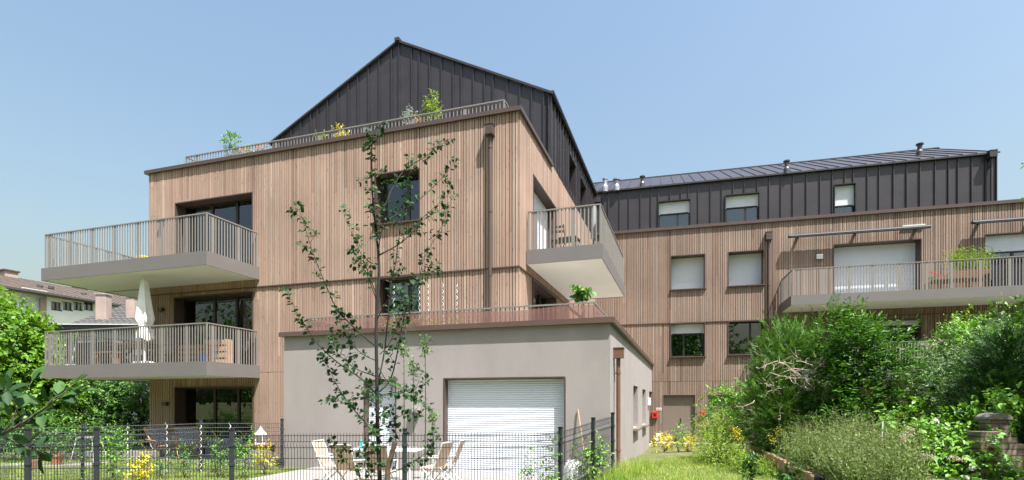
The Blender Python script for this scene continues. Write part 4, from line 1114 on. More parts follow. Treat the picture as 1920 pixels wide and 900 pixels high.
# ================================================================== LEFT HAND PLANTING
plant("maple_tree", "broad bright green maple tree left of the corner balconies", "tree", (-20.3, 20.5, G(-20.3, 20.5)),
      [((-20.6, 20.5, 4.0), (2.9, 2.3, 2.35)), ((-18.6, 20.6, 3.1), (1.55, 1.4, 1.6)), ((-22.5, 20.5, 3.8), (2.5, 2, 2.3)), ((-19.2, 20.3, 4.6), (1.4, 1.3, 1.0)), ((-18.2, 20.5, 1.9), (1.7, 1.4, 1.3)), ((-21, 20, 1.9), (2.6, 1.5, 1.5))],
      6000, 11, .42, .145, .72, 'leaf_maple', 71, 'broad', 9, .10, lo=.55, hi=1.08, lump=.2, up=-.15, zmin=.5, part='crown', stem_name='trunk')
for i, (x, y, h, lab) in enumerate(((-18.2, 23.1, 4.2, "dense green hedge bush right beside the maple tree"), (-16.9, 23.0, 3.5, "dense green hedge bush seen beneath the middle of the lower balcony"),
                          (-15.6, 22.9, 3.3, "lighter hedge bush touching the corner of the front building"), (-20.0, 23.2, 4.6, "dense green hedge bush behind the maple tree"))):
    plant("hedge_bush", lab, "bush", (x, y, G(x, y)), [((x, y, h*.5), (1.6, 1.1, h*.5)), ((x+.5, y-.3, h*.72), (1.0, .9, h*.28)), ((x-.8, y-.2, h*.4), (1.1, .9, h*.4))],
          1500, 10, .34, .10, .55, 'leaf_hedge', 80+i, 'broad', 8, .05, group="hedge bushes behind the left garden", lo=.55, hi=1.08, zmin=.3)
plant("dark_bush", "low dark bush at the far left behind the mesh fence", "bush", (-13.6, 15.9, G(-13.6, 15.9)), [((-13.8, 16.0, .95), (1.4, .6, .75)), ((-12.4, 16.6, .8), (.8, .5, .5))], 800, 10, .26, .075, .5, 'leaf_hedge', 86, 'broad', 7, .03, lo=.5, hi=1.06, zmin=.3)
# close leafy branch at the lower left
fb = thing("leafy_branch", "close dark green leafy branch reaching in at the lower left corner", "branch", (-2.75, 2.05, G(-2.75, 2.05)))
rg = np.random.default_rng(91); mb = MB()
def wpath(pts, Y, dy=0.0): return [px(u, v, Y+dy*i) for i, (u, v) in enumerate(pts)]
BR = [([(-420, 1360), (-300, 1080), (-150, 920), (-60, 860), (0, 818), (42, 793), (82, 768), (112, 744), (138, 719)], 2.0, .0), ([(0, 818), (30, 828), (58, 842), (80, 850)], 2.0, .03), ([(42, 793), (30, 765), (20, 742), (8, 725)], 2.0, -.03),
      ([(82, 768), (98, 748), (118, 738), (150, 734)], 2.0, .02), ([(-40, 845), (-20, 800), (0, 760), (15, 715)], 1.98, .02), ([(0, 818), (22, 790), (40, 745), (60, 715)], 2.02, .02)]
C, D, N, Ln, T = [], [], [], [], []
for k, (pts, Y, dy) in enumerate(BR):
    w = wpath(pts, Y, dy); n = len(w); r0 = .012 if k == 0 else .0035
    mb.tube(w, [max(.0014, r0*(1-i/(n-.6))) for i in range(n)], 6)
    for i in range(n-1):
        if k == 0 and i < 4: continue
        for q in range(3):
            p = w[i].lerp(w[i+1], (q+rg.uniform(.1, .9))/3); t = (w[i+1]-w[i]).normalized()
            d = (t*.55+Vector(rg.normal(0, .7, 3))+Vector((.1, 0, -.12))).normalized()
            C.append(p+d*.012); D.append(d); N.append(Vector((rg.normal()*.5, -.75+.3*rg.normal(), .75))); Ln.append(rg.uniform(.05, .08)); T.append(rg.uniform(0, 1))
    C.append(w[-1]); D.append((w[-1]-w[-2]).normalized()); N.append(Vector((0, -.4, .8))); Ln.append(.06); T.append(.8)
mb.build("branch", MAT['bark'], fb, smooth=True)
MAT['leaf_close'] = tint_mat("close_leaves", [(0.012, 0.040, 0.012), (0.020, 0.060, 0.016), (0.05, 0.12, 0.022)], 0.6, transl=.2, spec=.25)
leaf_mesh("foliage", np.array([list(c) for c in C]), np.array([list(c) for c in D]), np.array([list(c) for c in N]), np.array(Ln), np.array(Ln)*.56, np.array(T), MAT['leaf_close'], fb, 6, fold=.12)

# ================================================================== YOUNG TREE
yt = thing("young_tree", "slender young tree with sparse round dark leaves in front of the mesh fence", "tree", (*px(711, 905, 7.6)[:2], G(*px(711, 905, 7.6)[:2])))
TY = 7.6
trunk = [(712, 990), (712, 900), (708, 800), (706.5, 700), (705.5, 600), (711, 510), (706, 440), (700, 390), (697, 330), (697, 274), (705, 236)]
branches = [
 [(707, 651), (680, 629), (635, 584), (613, 539), (588, 478), (575, 436), (559, 386)],
 [(707, 677), (680, 664), (655, 640), (645, 612), (628, 579)],
 [(707, 707), (667, 691), (643, 672), (629, 656), (622, 632)],
 [(708, 742), (680, 712), (640, 685), (603, 653), (581, 624), (560, 595), (541, 547)],
 [(716, 830), (682, 789), (660, 764), (638, 733), (621, 700), (608, 664)],
 [(712, 664), (725, 651), (741, 621), (747, 590), (757, 545)],
 [(711, 707), (722, 650), (733, 533), (741, 496), (752, 416), (760, 352), (775, 305)],
 [(711, 735), (733, 709), (747, 651), (755, 605), (768, 560), (787, 515), (797, 481), (829, 423), (852, 365)],
 [(712, 478), (752, 455), (778, 429), (794, 407), (820, 384), (849, 358)],
 [(714, 416), (735, 408), (765, 388), (797, 365), (829, 333), (853, 305)],
 [(715, 405), (740, 345), (765, 314), (797, 294), (820, 274), (833, 268)],
 [(704, 548), (684, 494), (668, 455), (652, 420), (643, 398)],
 [(709, 470), (716, 430), (724, 390), (728, 345), (720, 320)],
 [(713, 742), (740, 736), (773, 742), (807, 760)],
 [(714, 893), (750, 880), (784, 860), (807, 838), (816, 806)],
 [(712, 850), (680, 850), (650, 838), (622, 842)],
 [(711, 800), (735, 790), (760, 776), (785, 778)],
 [(709, 760), (690, 748), (672, 745), (640, 752), (622, 747)],
 [(715, 872), (690, 868), (668, 878), (640, 862)],
 [(710, 690), (730, 720), (752, 730), (775, 735), (790, 700)],
 [(706, 600), (730, 560), (765, 535), (800, 520), (820, 495)],
 [(705, 560), (690, 520), (680, 500), (660, 470)]]
rg = np.random.default_rng(77); mb = MB()
def smooth_path(p3, n=5):
    out = []
    for i in range(len(p3)-1):
        a = p3[max(i-1, 0)]; b = p3[i]; c = p3[i+1]; d = p3[min(i+2, len(p3)-1)]
        for k in range(n):
            t = k/n; out.append(.5*((2*b)+(c-a)*t+(2*a-5*b+4*c-d)*t*t+(3*b-a-3*c+d)*t**3))
    return out+[p3[-1]]
tp = smooth_path([px(u, v, TY) for u, v in trunk])
mb.tube(tp, [.032*(1-.9*(i/(len(tp)-1))**.9)+.002 for i in range(len(tp))], 10)
mb.build("trunk", MAT['greybark'], yt, smooth=True)
mb = MB(); C, D, N, Ln, T = [], [], [], [], []
def add_leaf(p, t, sc=1.0, droop=.25):
    pr = t.cross(Vector(rg.normal(0, 1, 3))).normalized()
    d = (t*.35+pr*.8+Vector((0, 0, -droop))).normalized(); pet = rg.uniform(.008, .03)
    C.append(p+d*pet); D.append(d); N.append(Vector((rg.normal(0, .5), -.5+rg.normal(0, .4), .7))); Ln.append(rg.uniform(.05, .09)*sc); T.append(float(np.clip(rg.beta(1.6, 2.2), 0, 1)))
for bi, b in enumerate(branches):
    sgn = rg.choice([-1, 1])*rg.uniform(.15, .6); n = len(b)
    p3 = smooth_path([px(u, v, TY+sgn*(i/(n-1))**.8) for i, (u, v) in enumerate(b)], 4)
    m = len(p3); r0 = .0115 if n > 5 else .0075
    mb.tube(p3, [r0*(1-.86*i/(m-1)) for i in range(m)], 6)
    ln = sum((q-p).length for p, q in zip(p3, p3[1:]))
    for i in range(1, m-1):
        f = i/(m-1); t = (p3[i+1]-p3[i]).normalized(); sl = (p3[i+1]-p3[i]).length
        if f < .12: continue
        for q in range(rg.poisson(sl*28*(.45+f))): add_leaf(p3[i].lerp(p3[i+1], rg.uniform()), t)
        if rg.uniform() < .5*(.4+f):      # short side shoot with a bunch of leaves
            d = (t*.5+t.cross(Vector(rg.normal(0, 1, 3))).normalized()*.8+Vector((0, 0, .15))).normalized(); sp = rg.uniform(.06, .2)
            e = p3[i]+d*sp; mb.tube([p3[i], p3[i].lerp(e, .5)+Vector((0, 0, .01)), e], [.0035, .0025, .0014], 4)
            for q in range(int(3+sp*22)): add_leaf(p3[i].lerp(e, rg.uniform(.3, 1.05)), d)
    for q in range(5): add_leaf(p3[-1], (p3[-1]-p3[-2]).normalized(), .8, -.2)
for i in range(int(len(tp)*.62), len(tp)):
    t = (tp[i]-tp[i-1]).normalized()
    for q in range(rg.poisson(4.2)): add_leaf(tp[i]+Vector(rg.normal(0, .05, 3)), t)
    if rg.uniform() < .75:
        d = (t*.6+Vector(rg.normal(0, .7, 3))).normalized(); e = tp[i]+d*rg.uniform(.08, .24); mb.tube([tp[i], e], [.004, .0015], 4)
        for q in range(6): add_leaf(tp[i].lerp(e, rg.uniform(.2, 1)), d)
for v0, v1 in ((700, 900),):   # leafy shoots low on the trunk
    for k in range(32):
        v = rg.uniform(v0, v1); p = px(710, v, TY); d = Vector((rg.normal(), rg.normal(), .25)).normalized(); e = p+d*rg.uniform(.12, .42)
        mb.tube([p, p.lerp(e, .5)+Vector((0, 0, .02)), e], [.004, .003, .0014], 4)
        for q in range(7): add_leaf(p.lerp(e, rg.uniform(.3, 1.05)), d)
mb.build("branch", MAT['greybark'], yt, smooth=True)
leaf_mesh("foliage", np.array([list(c) for c in C]), np.array([list(c) for c in D]), np.array([list(c) for c in N]), np.array(Ln), np.array(Ln)*.78, np.array(T), MAT['leaf_alder'], yt, 6, fold=.14)
mb = MB(); mb.tube([px(722, 990, 7.55), px(727, 880, 7.5), px(741, 828, 7.45)], [.036, .036, .034], 10); tag(mb.build("tree_stake", MAT['stake']), "thick leaning wooden stake tied to the young tree", "stake")
# ================================================================== BALCONY THINGS
LZ, UZ = 3.214, 6.364
# closed parasol
p = FA.P(FA.at(271, 600, -1.62)[0], -1.62, LZ)
pa = thing("parasol", "closed white parasol standing on the lower corner balcony", "parasol", p)
mb = MB(); mb.lathe((p[0], p[1], LZ), [(.33, 0), (.33, .05), (.24, .09), (.05, .11), (.05, .40), (.001, .41)], 18); mb.build("base", MAT['whitepaint'], pa)
mb = MB(); mb.tube([(p[0], p[1], LZ+.41), (p[0], p[1], 5.92)], .021, 8); mb.build("pole", MAT['whitepaint'], pa)
mb = MB(); n = 40
prof = [(5.88, .03, .0), (5.80, .085, .012), (5.60, .11, .02), (5.3, .135, .035), (4.95, .165, .055), (4.62, .20, .075), (4.46, .17, .06), (4.38, .13, .03), (4.30, .17, .05), (4.12, .20, .07), (3.98, .20, .08)]
base = len(mb.v)
for z, r, w in prof:
    for k in range(n):
        a = 2*pi*k/n; rr = r+w*(sin(5*a+z*1.2)*.7+.4*sin(9*a+z*2)); mb.v.append((p[0]+rr*cos(a), p[1]+rr*sin(a), z+(.05*sin(3*a) if z < 4.0 else 0)))
for i in range(len(prof)-1):
    for k in range(n): mb.f.append((base+i*n+k, base+i*n+(k+1) % n, base+(i+1)*n+(k+1) % n, base+(i+1)*n+k)); mb.t.append(.5)
mb.build("canopy", MAT['canvas'], pa, smooth=True)
# storage cabinets
s0, s1 = FA.at(158, 640, -.9)[0], FA.at(214, 640, -.9)[0]
c = FA.P((s0+s1)/2, -.8, LZ); cab = thing("storage_cabinet", "dark navy storage cabinet against the lower balcony railing", "cabinet", c)
mb = MB(); mb.fbox(FA, s0, s1, -1.15, -.6, LZ+.03, LZ+.80); mb.build("body", MAT['navy'], cab, bevel=.01)
mb = MB(); m = (s0+s1)/2; mb.fbox(FA, s0+.02, m-.01, -1.17, -1.151, LZ+.06, LZ+.76); mb.fbox(FA, m+.01, s1-.02, -1.17, -1.151, LZ+.06, LZ+.76); mb.build("door", MAT['navy'], cab, bevel=.006)
mb = MB(); mb.fbox(FA, s0-.03, s1+.03, -1.2, -.57, LZ+.803, LZ+.84); mb.build("lid", MAT['dgrey'], cab, bevel=.006)
mb = MB()
for k in range(14):
    a, b = s0-.42+k*.03, s0-.42+(k+1)*.03; f = lambda x: -1.2+.025*sin(x*40)
    mb.face([FA.P(a, f(a), LZ+.28), FA.P(b, f(b), LZ+.28), FA.P(b, f(b), LZ+.88), FA.P(a, f(a), LZ+.88)])
    mb.face([FA.P(a, f(a)+.012, LZ+.28), FA.P(b, f(b)+.012, LZ+.28), FA.P(b, f(b)+.012, LZ+.88), FA.P(a, f(a)+.012, LZ+.88)])
mb.fbox(FA, s0-.46, s0+.02, -1.205, -1.19, LZ+.88, LZ+.9)
tag(mb.build("towel", MAT['bluecloth']), "blue towel drying beside the navy cabinet", "towel")
mb = MB(); q = FA.P(s0+.35, -1.55, LZ); mb.tube([q, (q[0]+.18, q[1]+.05, LZ+1.15)], .012, 6); mb.box((q[0]-.01, q[1], LZ+.04), (.28, .06, .08), .2); tag(mb.build("broom", MAT['lightgrey']), "grey broom leaning by the navy cabinet", "broom")
# wooden table with benches
def slatbox(name, label, cat, F, s0, s1, d0, d1, z0, z1, mat, group=None):
    """pallet like seat: boards with gaps on bearers"""
    r = thing(name, label, cat, F.P((s0+s1)/2, (d0+d1)/2, z0), group); mb = MB(); n = 4; h = (z1-z0)
    for k in range(n):
        z = z0+h*(k+.12)/n; mb.fbox(F, s0, s1, d0, d0+.022, z, z+h/n*.72); mb.fbox(F, s0, s1, d1-.022, d1, z, z+h/n*.72)
    mb.build("board", mat, r); mb = MB(); m = 4
    for k in range(m):
        s = s0+.03+(s1-s0-.13)*k/(m-1); mb.fbox(F, s, s+.07, d0+.023, d1-.023, z0, z1-.005)
    mb.build("bearer", mat, r); return r
tb = thing("garden_table", "brown wooden garden table on the lower balcony behind the parasol", "table", FA.P(-12.7, -.95, LZ))
mb = MB(); mb.fbox(FA, -13.65, -11.95, -1.3, -.55, LZ+.70, LZ+.745); mb.fbox(FA, -13.55, -12.05, -1.2, -.65, LZ+.60, LZ+.699); mb.build("tabletop", MAT['timber'], tb)
for s in (-13.45, -12.15):
    for a, b in ((-1.25, -.6), (-.6, -1.25)):
        mb = MB(); mb.bar(FA.P(s+(.0 if a < b else .06), a, LZ), FA.P(s+(.0 if a < b else .06), b, LZ+.6), .05, .07); mb.build("leg", MAT['timber'], tb)
for d, lab in ((-1.62, "brown wooden bench nearest the railing of the lower balcony"), (-.32, "brown wooden bench by the timber wall of the lower balcony")):
    bn = thing("bench", lab, "bench", FA.P(-12.7, d, LZ), "benches at the balcony table"); mb = MB(); mb.fbox(FA, -13.6, -12.75 if d < -1 else -11.9, d-.14, d+.14, LZ+.40, LZ+.44); mb.build("seat", MAT['timber'], bn)
    for s in (-13.5, -12.85 if d < -1 else -12.0):
        mb = MB(); mb.fbox(FA, s-.03, s+.03, d-.12, d+.12, LZ, LZ+.399); mb.build("leg", MAT['timber'], bn)
slatbox("pallet_bench", "rough pallet wood bench by the balcony window", "bench", FA, FA.at(322, 660, -1.2)[0], FA.at(374, 660, -1.2)[0], -.95, -.4, LZ+.01, LZ+.66, MAT['timber'])
slatbox("pallet_screen", "tall stacked pallet boards at the balcony corner nearest the lens", "pallet", FA, FA.at(388, 660, -.6)[0], FA.at(431, 660, -.6)[0], -.75, -.45, LZ+.01, LZ+.82, MAT['paletimber'])
mb = MB(); s = FA.at(379, 660, -1.0)[0]; mb.fbox(FA, s-.10, s+.12, -1.06, -.96, LZ+.01, LZ+.34); tag(mb.build("cushion", MAT['bluecloth'], bevel=.03), "dark blue cushion between the two pallet pieces", "cushion")
mb = MB(); s = FA.at(279, 475, -1.2)[0]; mb.fbox(FA, s-.2, s+.12, -1.5, -1.2, UZ+.01, UZ+.30); tag(mb.build("storage_box", MAT['yellow'], bevel=.02), "small yellow box on the upper corner balcony", "box")

# folding table and chairs on the side balcony
def fold_table():
    r = thing("folding_table", "slatted dark folding table on the small side balcony", "table"); mb = MB()
    for k in range(6): mb.box((-.25+.1*k, 0, .725), (.085, .6, .022))
    mb.build("tabletop", MAT['darkwood'], r)
    for y in (-.24, .24):
        for a in (-1, 1):
            mb = MB(); mb.bar((a*.27, y+a*.012, 0), (-a*.27, y+a*.012, .71), .024, .016); mb.build("leg", MAT['dgrey'], r)
    return r
def fold_chair():
    r = thing("folding_chair", "slatted dark folding chair on the side balcony, nearer the house corner", "chair", group="folding chairs on the side balcony"); mb = MB()
    for k in range(5): mb.box((-.17+.085*k, 0, .45), (.07, .40, .018))
    mb.build("seat", MAT['darkwood'], r); mb = MB()
    for k in range(2): mb.box((-.265-.02*k, 0, .66+.13*k), (.018, .40, .07))
    mb.build("backrest", MAT['darkwood'], r)
    for y in (-.205, .205):
        mb = MB(); mb.bar((.2, y, 0), (-.30, y, .86), .022, .014); mb.build("leg", MAT['dgrey'], r)
        mb = MB(); mb.bar((-.24, y*.9, 0), (.19, y*.9, .45), .022, .014); mb.build("leg", MAT['dgrey'], r)
    return r
RZ = 6.344
ft = fold_table(); ft.location = FA.P(.95, 2.35, RZ); ft.rotation_euler = (0, 0, 1.2)
fc = fold_chair(); fc.location = FA.P(.80, 1.55, RZ); fc.rotation_euler = (0, 0, 1.26)
dup(fc, FA.P(1.1, 3.25, RZ), 1.26+pi, "slatted dark folding chair on the side balcony, beyond the folding table")
fp = thing("folded_sunshade", "grey folded sunshade in the outer corner of the side balcony", "sunshade", FA.P(1.92, 1.05, RZ))
mb = MB(); q = FA.P(1.92, 1.05, RZ); mb.lathe(q, [(.12, 0), (.12, .06), (.02, .07), (.02, .25)], 12); mb.build("base", MAT['dgrey'], fp)
mb = MB(); mb.lathe((q[0], q[1], RZ+.25), [(.02, 0), (.09, .05), (.085, .5), (.06, .95), (.015, 1.0)], 14); mb.build("canopy", M("grey_cloth", (.27, .29, .31), .9), fp)

# planter and flowers on the rear balcony
BZ = 6.534
s0, s1 = FB.at(1742, 530, -1.75)[0], FB.at(1852, 530, -1.75)[0]
pl = thing("planter", "weathered timber planter with grasses on the rear balcony", "planter", FB.P((s0+s1)/2, -1.6, BZ)); mb = MB()
sm = s0+.75
mb.box8([FB.P(s0, -1.9, BZ), FB.P(sm, -1.9, BZ), FB.P(sm, -1.3, BZ), FB.P(s0, -1.3, BZ), FB.P(s0, -1.9, BZ+.38), FB.P(sm, -1.9, BZ+.74), FB.P(sm, -1.3, BZ+.74), FB.P(s0, -1.3, BZ+.38)])
k = sm+.003
while k < s1: mb.fbox(FB, k, min(s1, k+.14), -1.9-.006*(int(k*7) % 2), -1.3, BZ, BZ+.74); k += .144
mb.build("trough", MAT['timber'], pl)
def tuft(name, label, cat, base, n, h, spread, mat, seed, w=.012, lean=.3, group=None, pot=None, leafy=0):
    rng = np.random.default_rng(seed); r = thing(name, label, cat, base, group); b = np.array(base)
    C = b+np.concatenate([rng.uniform(-1, 1, (n, 2))*np.array(spread), np.zeros((n, 1))], 1); D = np.array([0, 0, 1.0])+lean*rng.normal(size=(n, 3))
    Hh = h*rng.uniform(.5, 1.1, n)
    Cs, Ds, Ls, Ws = [C], [D], [Hh], [np.full(n, w)]
    for k in range(leafy):
        t = rng.uniform(.3, 1, n); Cs.append(C+nrm(D)*(Hh*t)[:, None]); Ds.append(D*.5+unit(n, rng)); Ls.append(rng.uniform(.05, .10, n)); Ws.append(rng.uniform(.02, .035, n))
    C = np.concatenate(Cs); D = np.concatenate(Ds); m = len(C)
    leaf_mesh("foliage", C, D, unit(m, rng), np.concatenate(Ls), np.concatenate(Ws), rng.uniform(0, 1, m), MAT[mat], r, 4)
    if pot:
        mb = MB(); q = (b[0], b[1], b[2]-pot[1]); mb.lathe(q, [(pot[0]*.75, 0), (pot[0], pot[1]), (pot[0]*.9, pot[1]+.01)], 14); mb.build("pot", MAT[pot[2]], r)
    return r
tuft("ornamental_grass", "tall yellow green grass growing in the timber planter", "plant", FB.P((sm+s1)/2+.1, -1.6, BZ+.70), 420, 1.05, (.85, .15), 'leaf_lime', 101, w=.018, lean=.2, leafy=3)
plant("flower", "red flowering geranium at the low end of the timber planter", "flower", FB.P(s0+.15, -1.7, BZ+.36), [(FB.P(s0+.15, -1.7, BZ+.50), (.16, .1, .14))], 30, 5, .1, .05, .7, 'leaf_fresh', 102, 'broad', 3, .006, lo=.2)
fl = bpy.data.objects["flower"]; rg = np.random.default_rng(103); C = np.concatenate([np.array(FB.P(s0+a, -1.75, BZ+z))+rg.normal(0, .035, (40, 3)) for a, z in ((.08, .72), (.20, .70), (.35, .62))]); leaf_mesh("blossom", C, unit(120, rg), unit(120, rg), .04, .035, rg.uniform(0, 1, 120), MAT['bloom_red'], fl, 4)
mb = MB(); x0 = FB.at(1858, 500, -2.0)[0]
k = x0
while k < 20.3: mb.fbox(FB, k, k+.10, -2.08, -2.06, BZ+.03, BZ+1.1); k += .112
mb.fbox(FB, x0, 20.3, -2.059, -2.045, BZ+.15, BZ+.2); mb.fbox(FB, x0, 20.3, -2.059, -2.045, BZ+.9, BZ+.95)
tag(mb.build("privacy_screen", MAT['navy']), "black slatted privacy screen fixed inside the rear balcony railing", "screen")

# roof terrace plants
RT = 9.45
def roofp(u, v, d, label, mat, rad, seed, n=40, leaf=.06, bloom=None, asp=.5, name="potted_plant"):
    s, z = FA.at(u, v, d); b = FA.P(s, d, RT); c = FA.P(s, d, z)
    r = plant(name, label, "plant", (b[0], b[1], RT+.32), [(c, rad)], n, 7, .16, leaf, asp, mat, seed, 'broad', 6, .01, group="plants on the roof terrace", lo=.15, hi=1.05)
    mb = MB(); mb.lathe((b[0], b[1], RT-.01), [(.14, 0), (.19, .32), (.16, .33)], 14); mb.build("pot", MAT['terracotta'], r)
    if bloom:
        rg = np.random.default_rng(seed+500); C = np.array(c)+rg.normal(0, 1, (60, 3))*np.array(rad)*.6; leaf_mesh("blossom", C, unit(60, rg), unit(60, rg), .05, .045, rg.uniform(0, 1, 60), MAT[bloom], r, 4)
roofp(434, 272, .75, "leafy green potted shrub, tallest near the gable's foot on the roof terrace", 'leaf_fresh', (.28, .25, .55), 111, 70, .085)
roofp(463, 284, .7, "orange flowering pot plant on the roof terrace", 'leaf_fresh', (.22, .18, .16), 112, 24, .06, 'bloom_orange')
roofp(488, 276, .7, "low orange flowers next to the orange pot plant", 'leaf_lime', (.14, .14, .10), 113, 10, .05, 'bloom_orange')
roofp(603, 258, .75, "low lime green pot plant on the roof terrace", 'leaf_lime', (.22, .18, .14), 114, 24, .07)
roofp(637, 249, .75, "low yellow leaved pot plant on the roof terrace", 'leaf_yellow', (.26, .18, .18), 115, 34, .07)
roofp(768, 222, .75, "silver leaved pot plant on the roof terrace", 'leaf_silver', (.20, .2, .36), 116, 60, .06, None, .4)
roofp(811, 203, .8, "yellow green bushy pot plant, tallest at the right of the terrace railing", 'leaf_lime', (.24, .22, .46), 117, 90, .07)
roofp(786, 226, .7, "small orange flowers between the silver and the yellow green plants", 'leaf_fresh', (.18, .15, .12), 118, 16, .05, 'bloom_orange')
roofp(795, 215, .75, "small dark leaved pot plant beside the yellow green bush", 'leaf_hedge', (.12, .12, .2), 119, 18, .06)
s, z = FA.at(364, 300, .7); tuft("grass_pot", "thin wispy grass in a pot at the far end of the roof terrace", "plant", FA.P(s, .7, RT+.34), 60, 1.0, (.25, .1), 'leaf_hedge', 120, w=.014, lean=.22, group="plants on the roof terrace", pot=(.2, .34, 'terracotta'))
# annex terrace plants
s, z = FA.at(1094, 552, -1.6)
pf = plant("fig_plant", "broad leaved fig in a pot at the annex terrace corner", "plant", FA.P(s, -1.7, 3.55), [(FA.P(s, -1.7, z+.02), (.17, .16, .15))], 13, 6, .18, .14, .85, 'leaf_hedge', 121, 'broad', 6, .012, shape=6, lo=.2, hi=1)
mb = MB(); q = FA.P(s, -1.7, 3.2); mb.lathe(q, [(.15, 0), (.2, .35), (.17, .36)], 14); mb.build("pot", MAT['terracotta'], pf)
for u, sd, lab in ((735, 122, "leafy tomato plants on the annex terrace beside the young tree"), (800, 123, "low green plants on the annex terrace below the spirals"), (852, 124, "low green plants on the annex terrace left of the downpipe")):
    s, z = FA.at(u, 600, -1.7); pp = plant("terrace_plant", lab, "plant", FA.P(s, -1.7, 3.5), [(FA.P(s, -1.7, 3.98), (.5, .15, .22))], 60, 7, .2, .06, .5, 'leaf_lime', sd, 'broad', 6, .008, group="green plants on the annex terrace", lo=.2)
    mb = MB(); mb.fbox(FA, s-.5, s+.5, -1.85, -1.55, 3.2, 3.5); mb.build("trough", MAT['dgrey'], pp)
def spiral(u, v0, v1, place, label, group):
    """twisted plant support"""
    a = place(u, v0); b = place(u, v1); n = 60; pts = []; h = a[2]-b[2]
    for i in range(n):
        t = i/(n-1); an = t*h/.155*2*pi; pts.append((b[0]+.019*cos(an), b[1]+.019*sin(an), b[2]+h*t))
    r = thing("spiral_stake", label, "plant stake", b, group); mb = MB(); mb.tube(pts, .0062, 5); mb.build("rod", MAT['lightgrey'], r)
def onterr(u, v):
    s, z = FA.at(u, v, -1.75); return FA.P(s, -1.75, z)
for u, v0, lab in ((738, 533, "shiny spiral stake nearest the young tree trunk on the annex terrace"), (786, 533, "shiny spiral stake at the right edge of the dark window"), (802, 528, "shiny spiral stake just right of the dark window"), (830, 528, "shiny spiral stake midway between window and downpipe"), (856, 533, "shiny spiral stake closest to the downpipe")):
    spiral(u, v0, 640, onterr, lab, "spiral stakes on the annex terrace")
def onlawn(Y): return lambda u, v: tuple(px(u, v, Y))
for u, v0, lab in ((238, 800, "shiny spiral stake left of the yellow shrub behind the fence"), (312, 793, "shiny spiral stake above the patterned deck chairs"), (376, 797, "shiny spiral stake beside the fence post"), (431, 793, "shiny spiral stake in front of the ground floor window")):
    spiral(u, v0, 885, onlawn(13.0), lab, "spiral stakes in the left garden")

# ================================================================== REAR ENTRANCE THINGS
def onB(u0, v0, u1, v1, dd0, dd1, mb):
    s0, z1 = FB.at(u0, v0); s1, z0 = FB.at(u1, v1); mb.fbox(FB, s0, s1, dd0, dd1, z0, z1)
for u0, u1, v0, v1, lab in ((1222.5, 1233, 771.5, 784, "red call point box left of the closed rear door"), (1313.5, 1321.5, 771.5, 779.5, "red call point box right of the closed rear door")):
    s0, z1 = FB.at(u0, v0); s1, z0 = FB.at(u1, v1); r = thing("alarm_box", lab, "alarm box", FB.P((s0+s1)/2, -.1, z0), "red boxes by the rear doors"); mb = MB(); mb.fbox(FB, s0, s1, -.17, -.052, z0, z1); mb.build("case", MAT['red'], r, bevel=.01)
    w = (s1-s0); mb = MB(); mb.fbox(FB, s0+w*.28, s1-w*.28, -.176, -.169, z0+w*.35, z1-w*.35); mb.build("glass_front", MAT['black'], r)
sg = thing("sign", "small white sign with a red strip above the red call point", "sign", FB.P(.3, -.06, 1.5)); mb = MB(); onB(1230.5, 764.5, 1240.5, 769.5, -.062, -.052, mb); mb.build("plate", MAT['whitepaint'], sg)
mb = MB(); onB(1231.5, 765.8, 1239.5, 768.2, -.066, -.0625, mb); mb.build("strip", M("pale_red_print", (.55, .22, .2), .6), sg)
mb = MB(); onB(1229.5, 812.5, 1239.5, 826, -.16, -.052, mb); tag(mb.build("meter_box", MAT['lightgrey'], bevel=.01), "white meter box low on the wall left of the rear door", "box")
mb = MB(); d0 = dS(1215.5); mb.fbox(FGS, d0-.35, d0+.2, -.10, -.003, zS(1215.5, 760), zS(1215.5, 746)); tag(mb.build("intercom_panel", MAT['whitepaint'], bevel=.01), "white panel on the annex wall beside the side door", "panel")
def bush(x, y, h, w, mat, lab, seed, n=60, leaf=.07, name="shrub", group=None, asp=.5, cat="shrub"):
    return plant(name, lab, cat, (x, y, G(x, y)), [((x, y, G(x, y)+h*.55), (w, w*.8, h*.45))], n, 8, .2, leaf, asp, mat, seed, 'broad', 7, .01, group=group, lo=.2, hi=1.08, zmin=G(x, y)+.04)
q = px(1245, 835, 21.5); bush(q.x, q.y, .75, .42, 'leaf_yellow', "yellow leaved shrub nearest the red call point", 131, 90, .085, group="yellow shrubs")
q = px(1291, 835, 21.8); bush(q.x, q.y, .65, .30, 'leaf_yellow', "yellow leaved shrub in front of the rear door", 132, 60, .085, group="yellow shrubs")
q = px(1272, 835, 21.5); bush(q.x, q.y, 1.15, .24, 'leaf_fresh', "upright green shrub between the two yellow shrubs at the door", 133, 70, .075)
q = px(1338, 848, 19.5); bush(q.x, q.y, .9, .45, 'leaf_hedge', "dark green shrub at the foot of the maple sapling", 134, 90, .07)

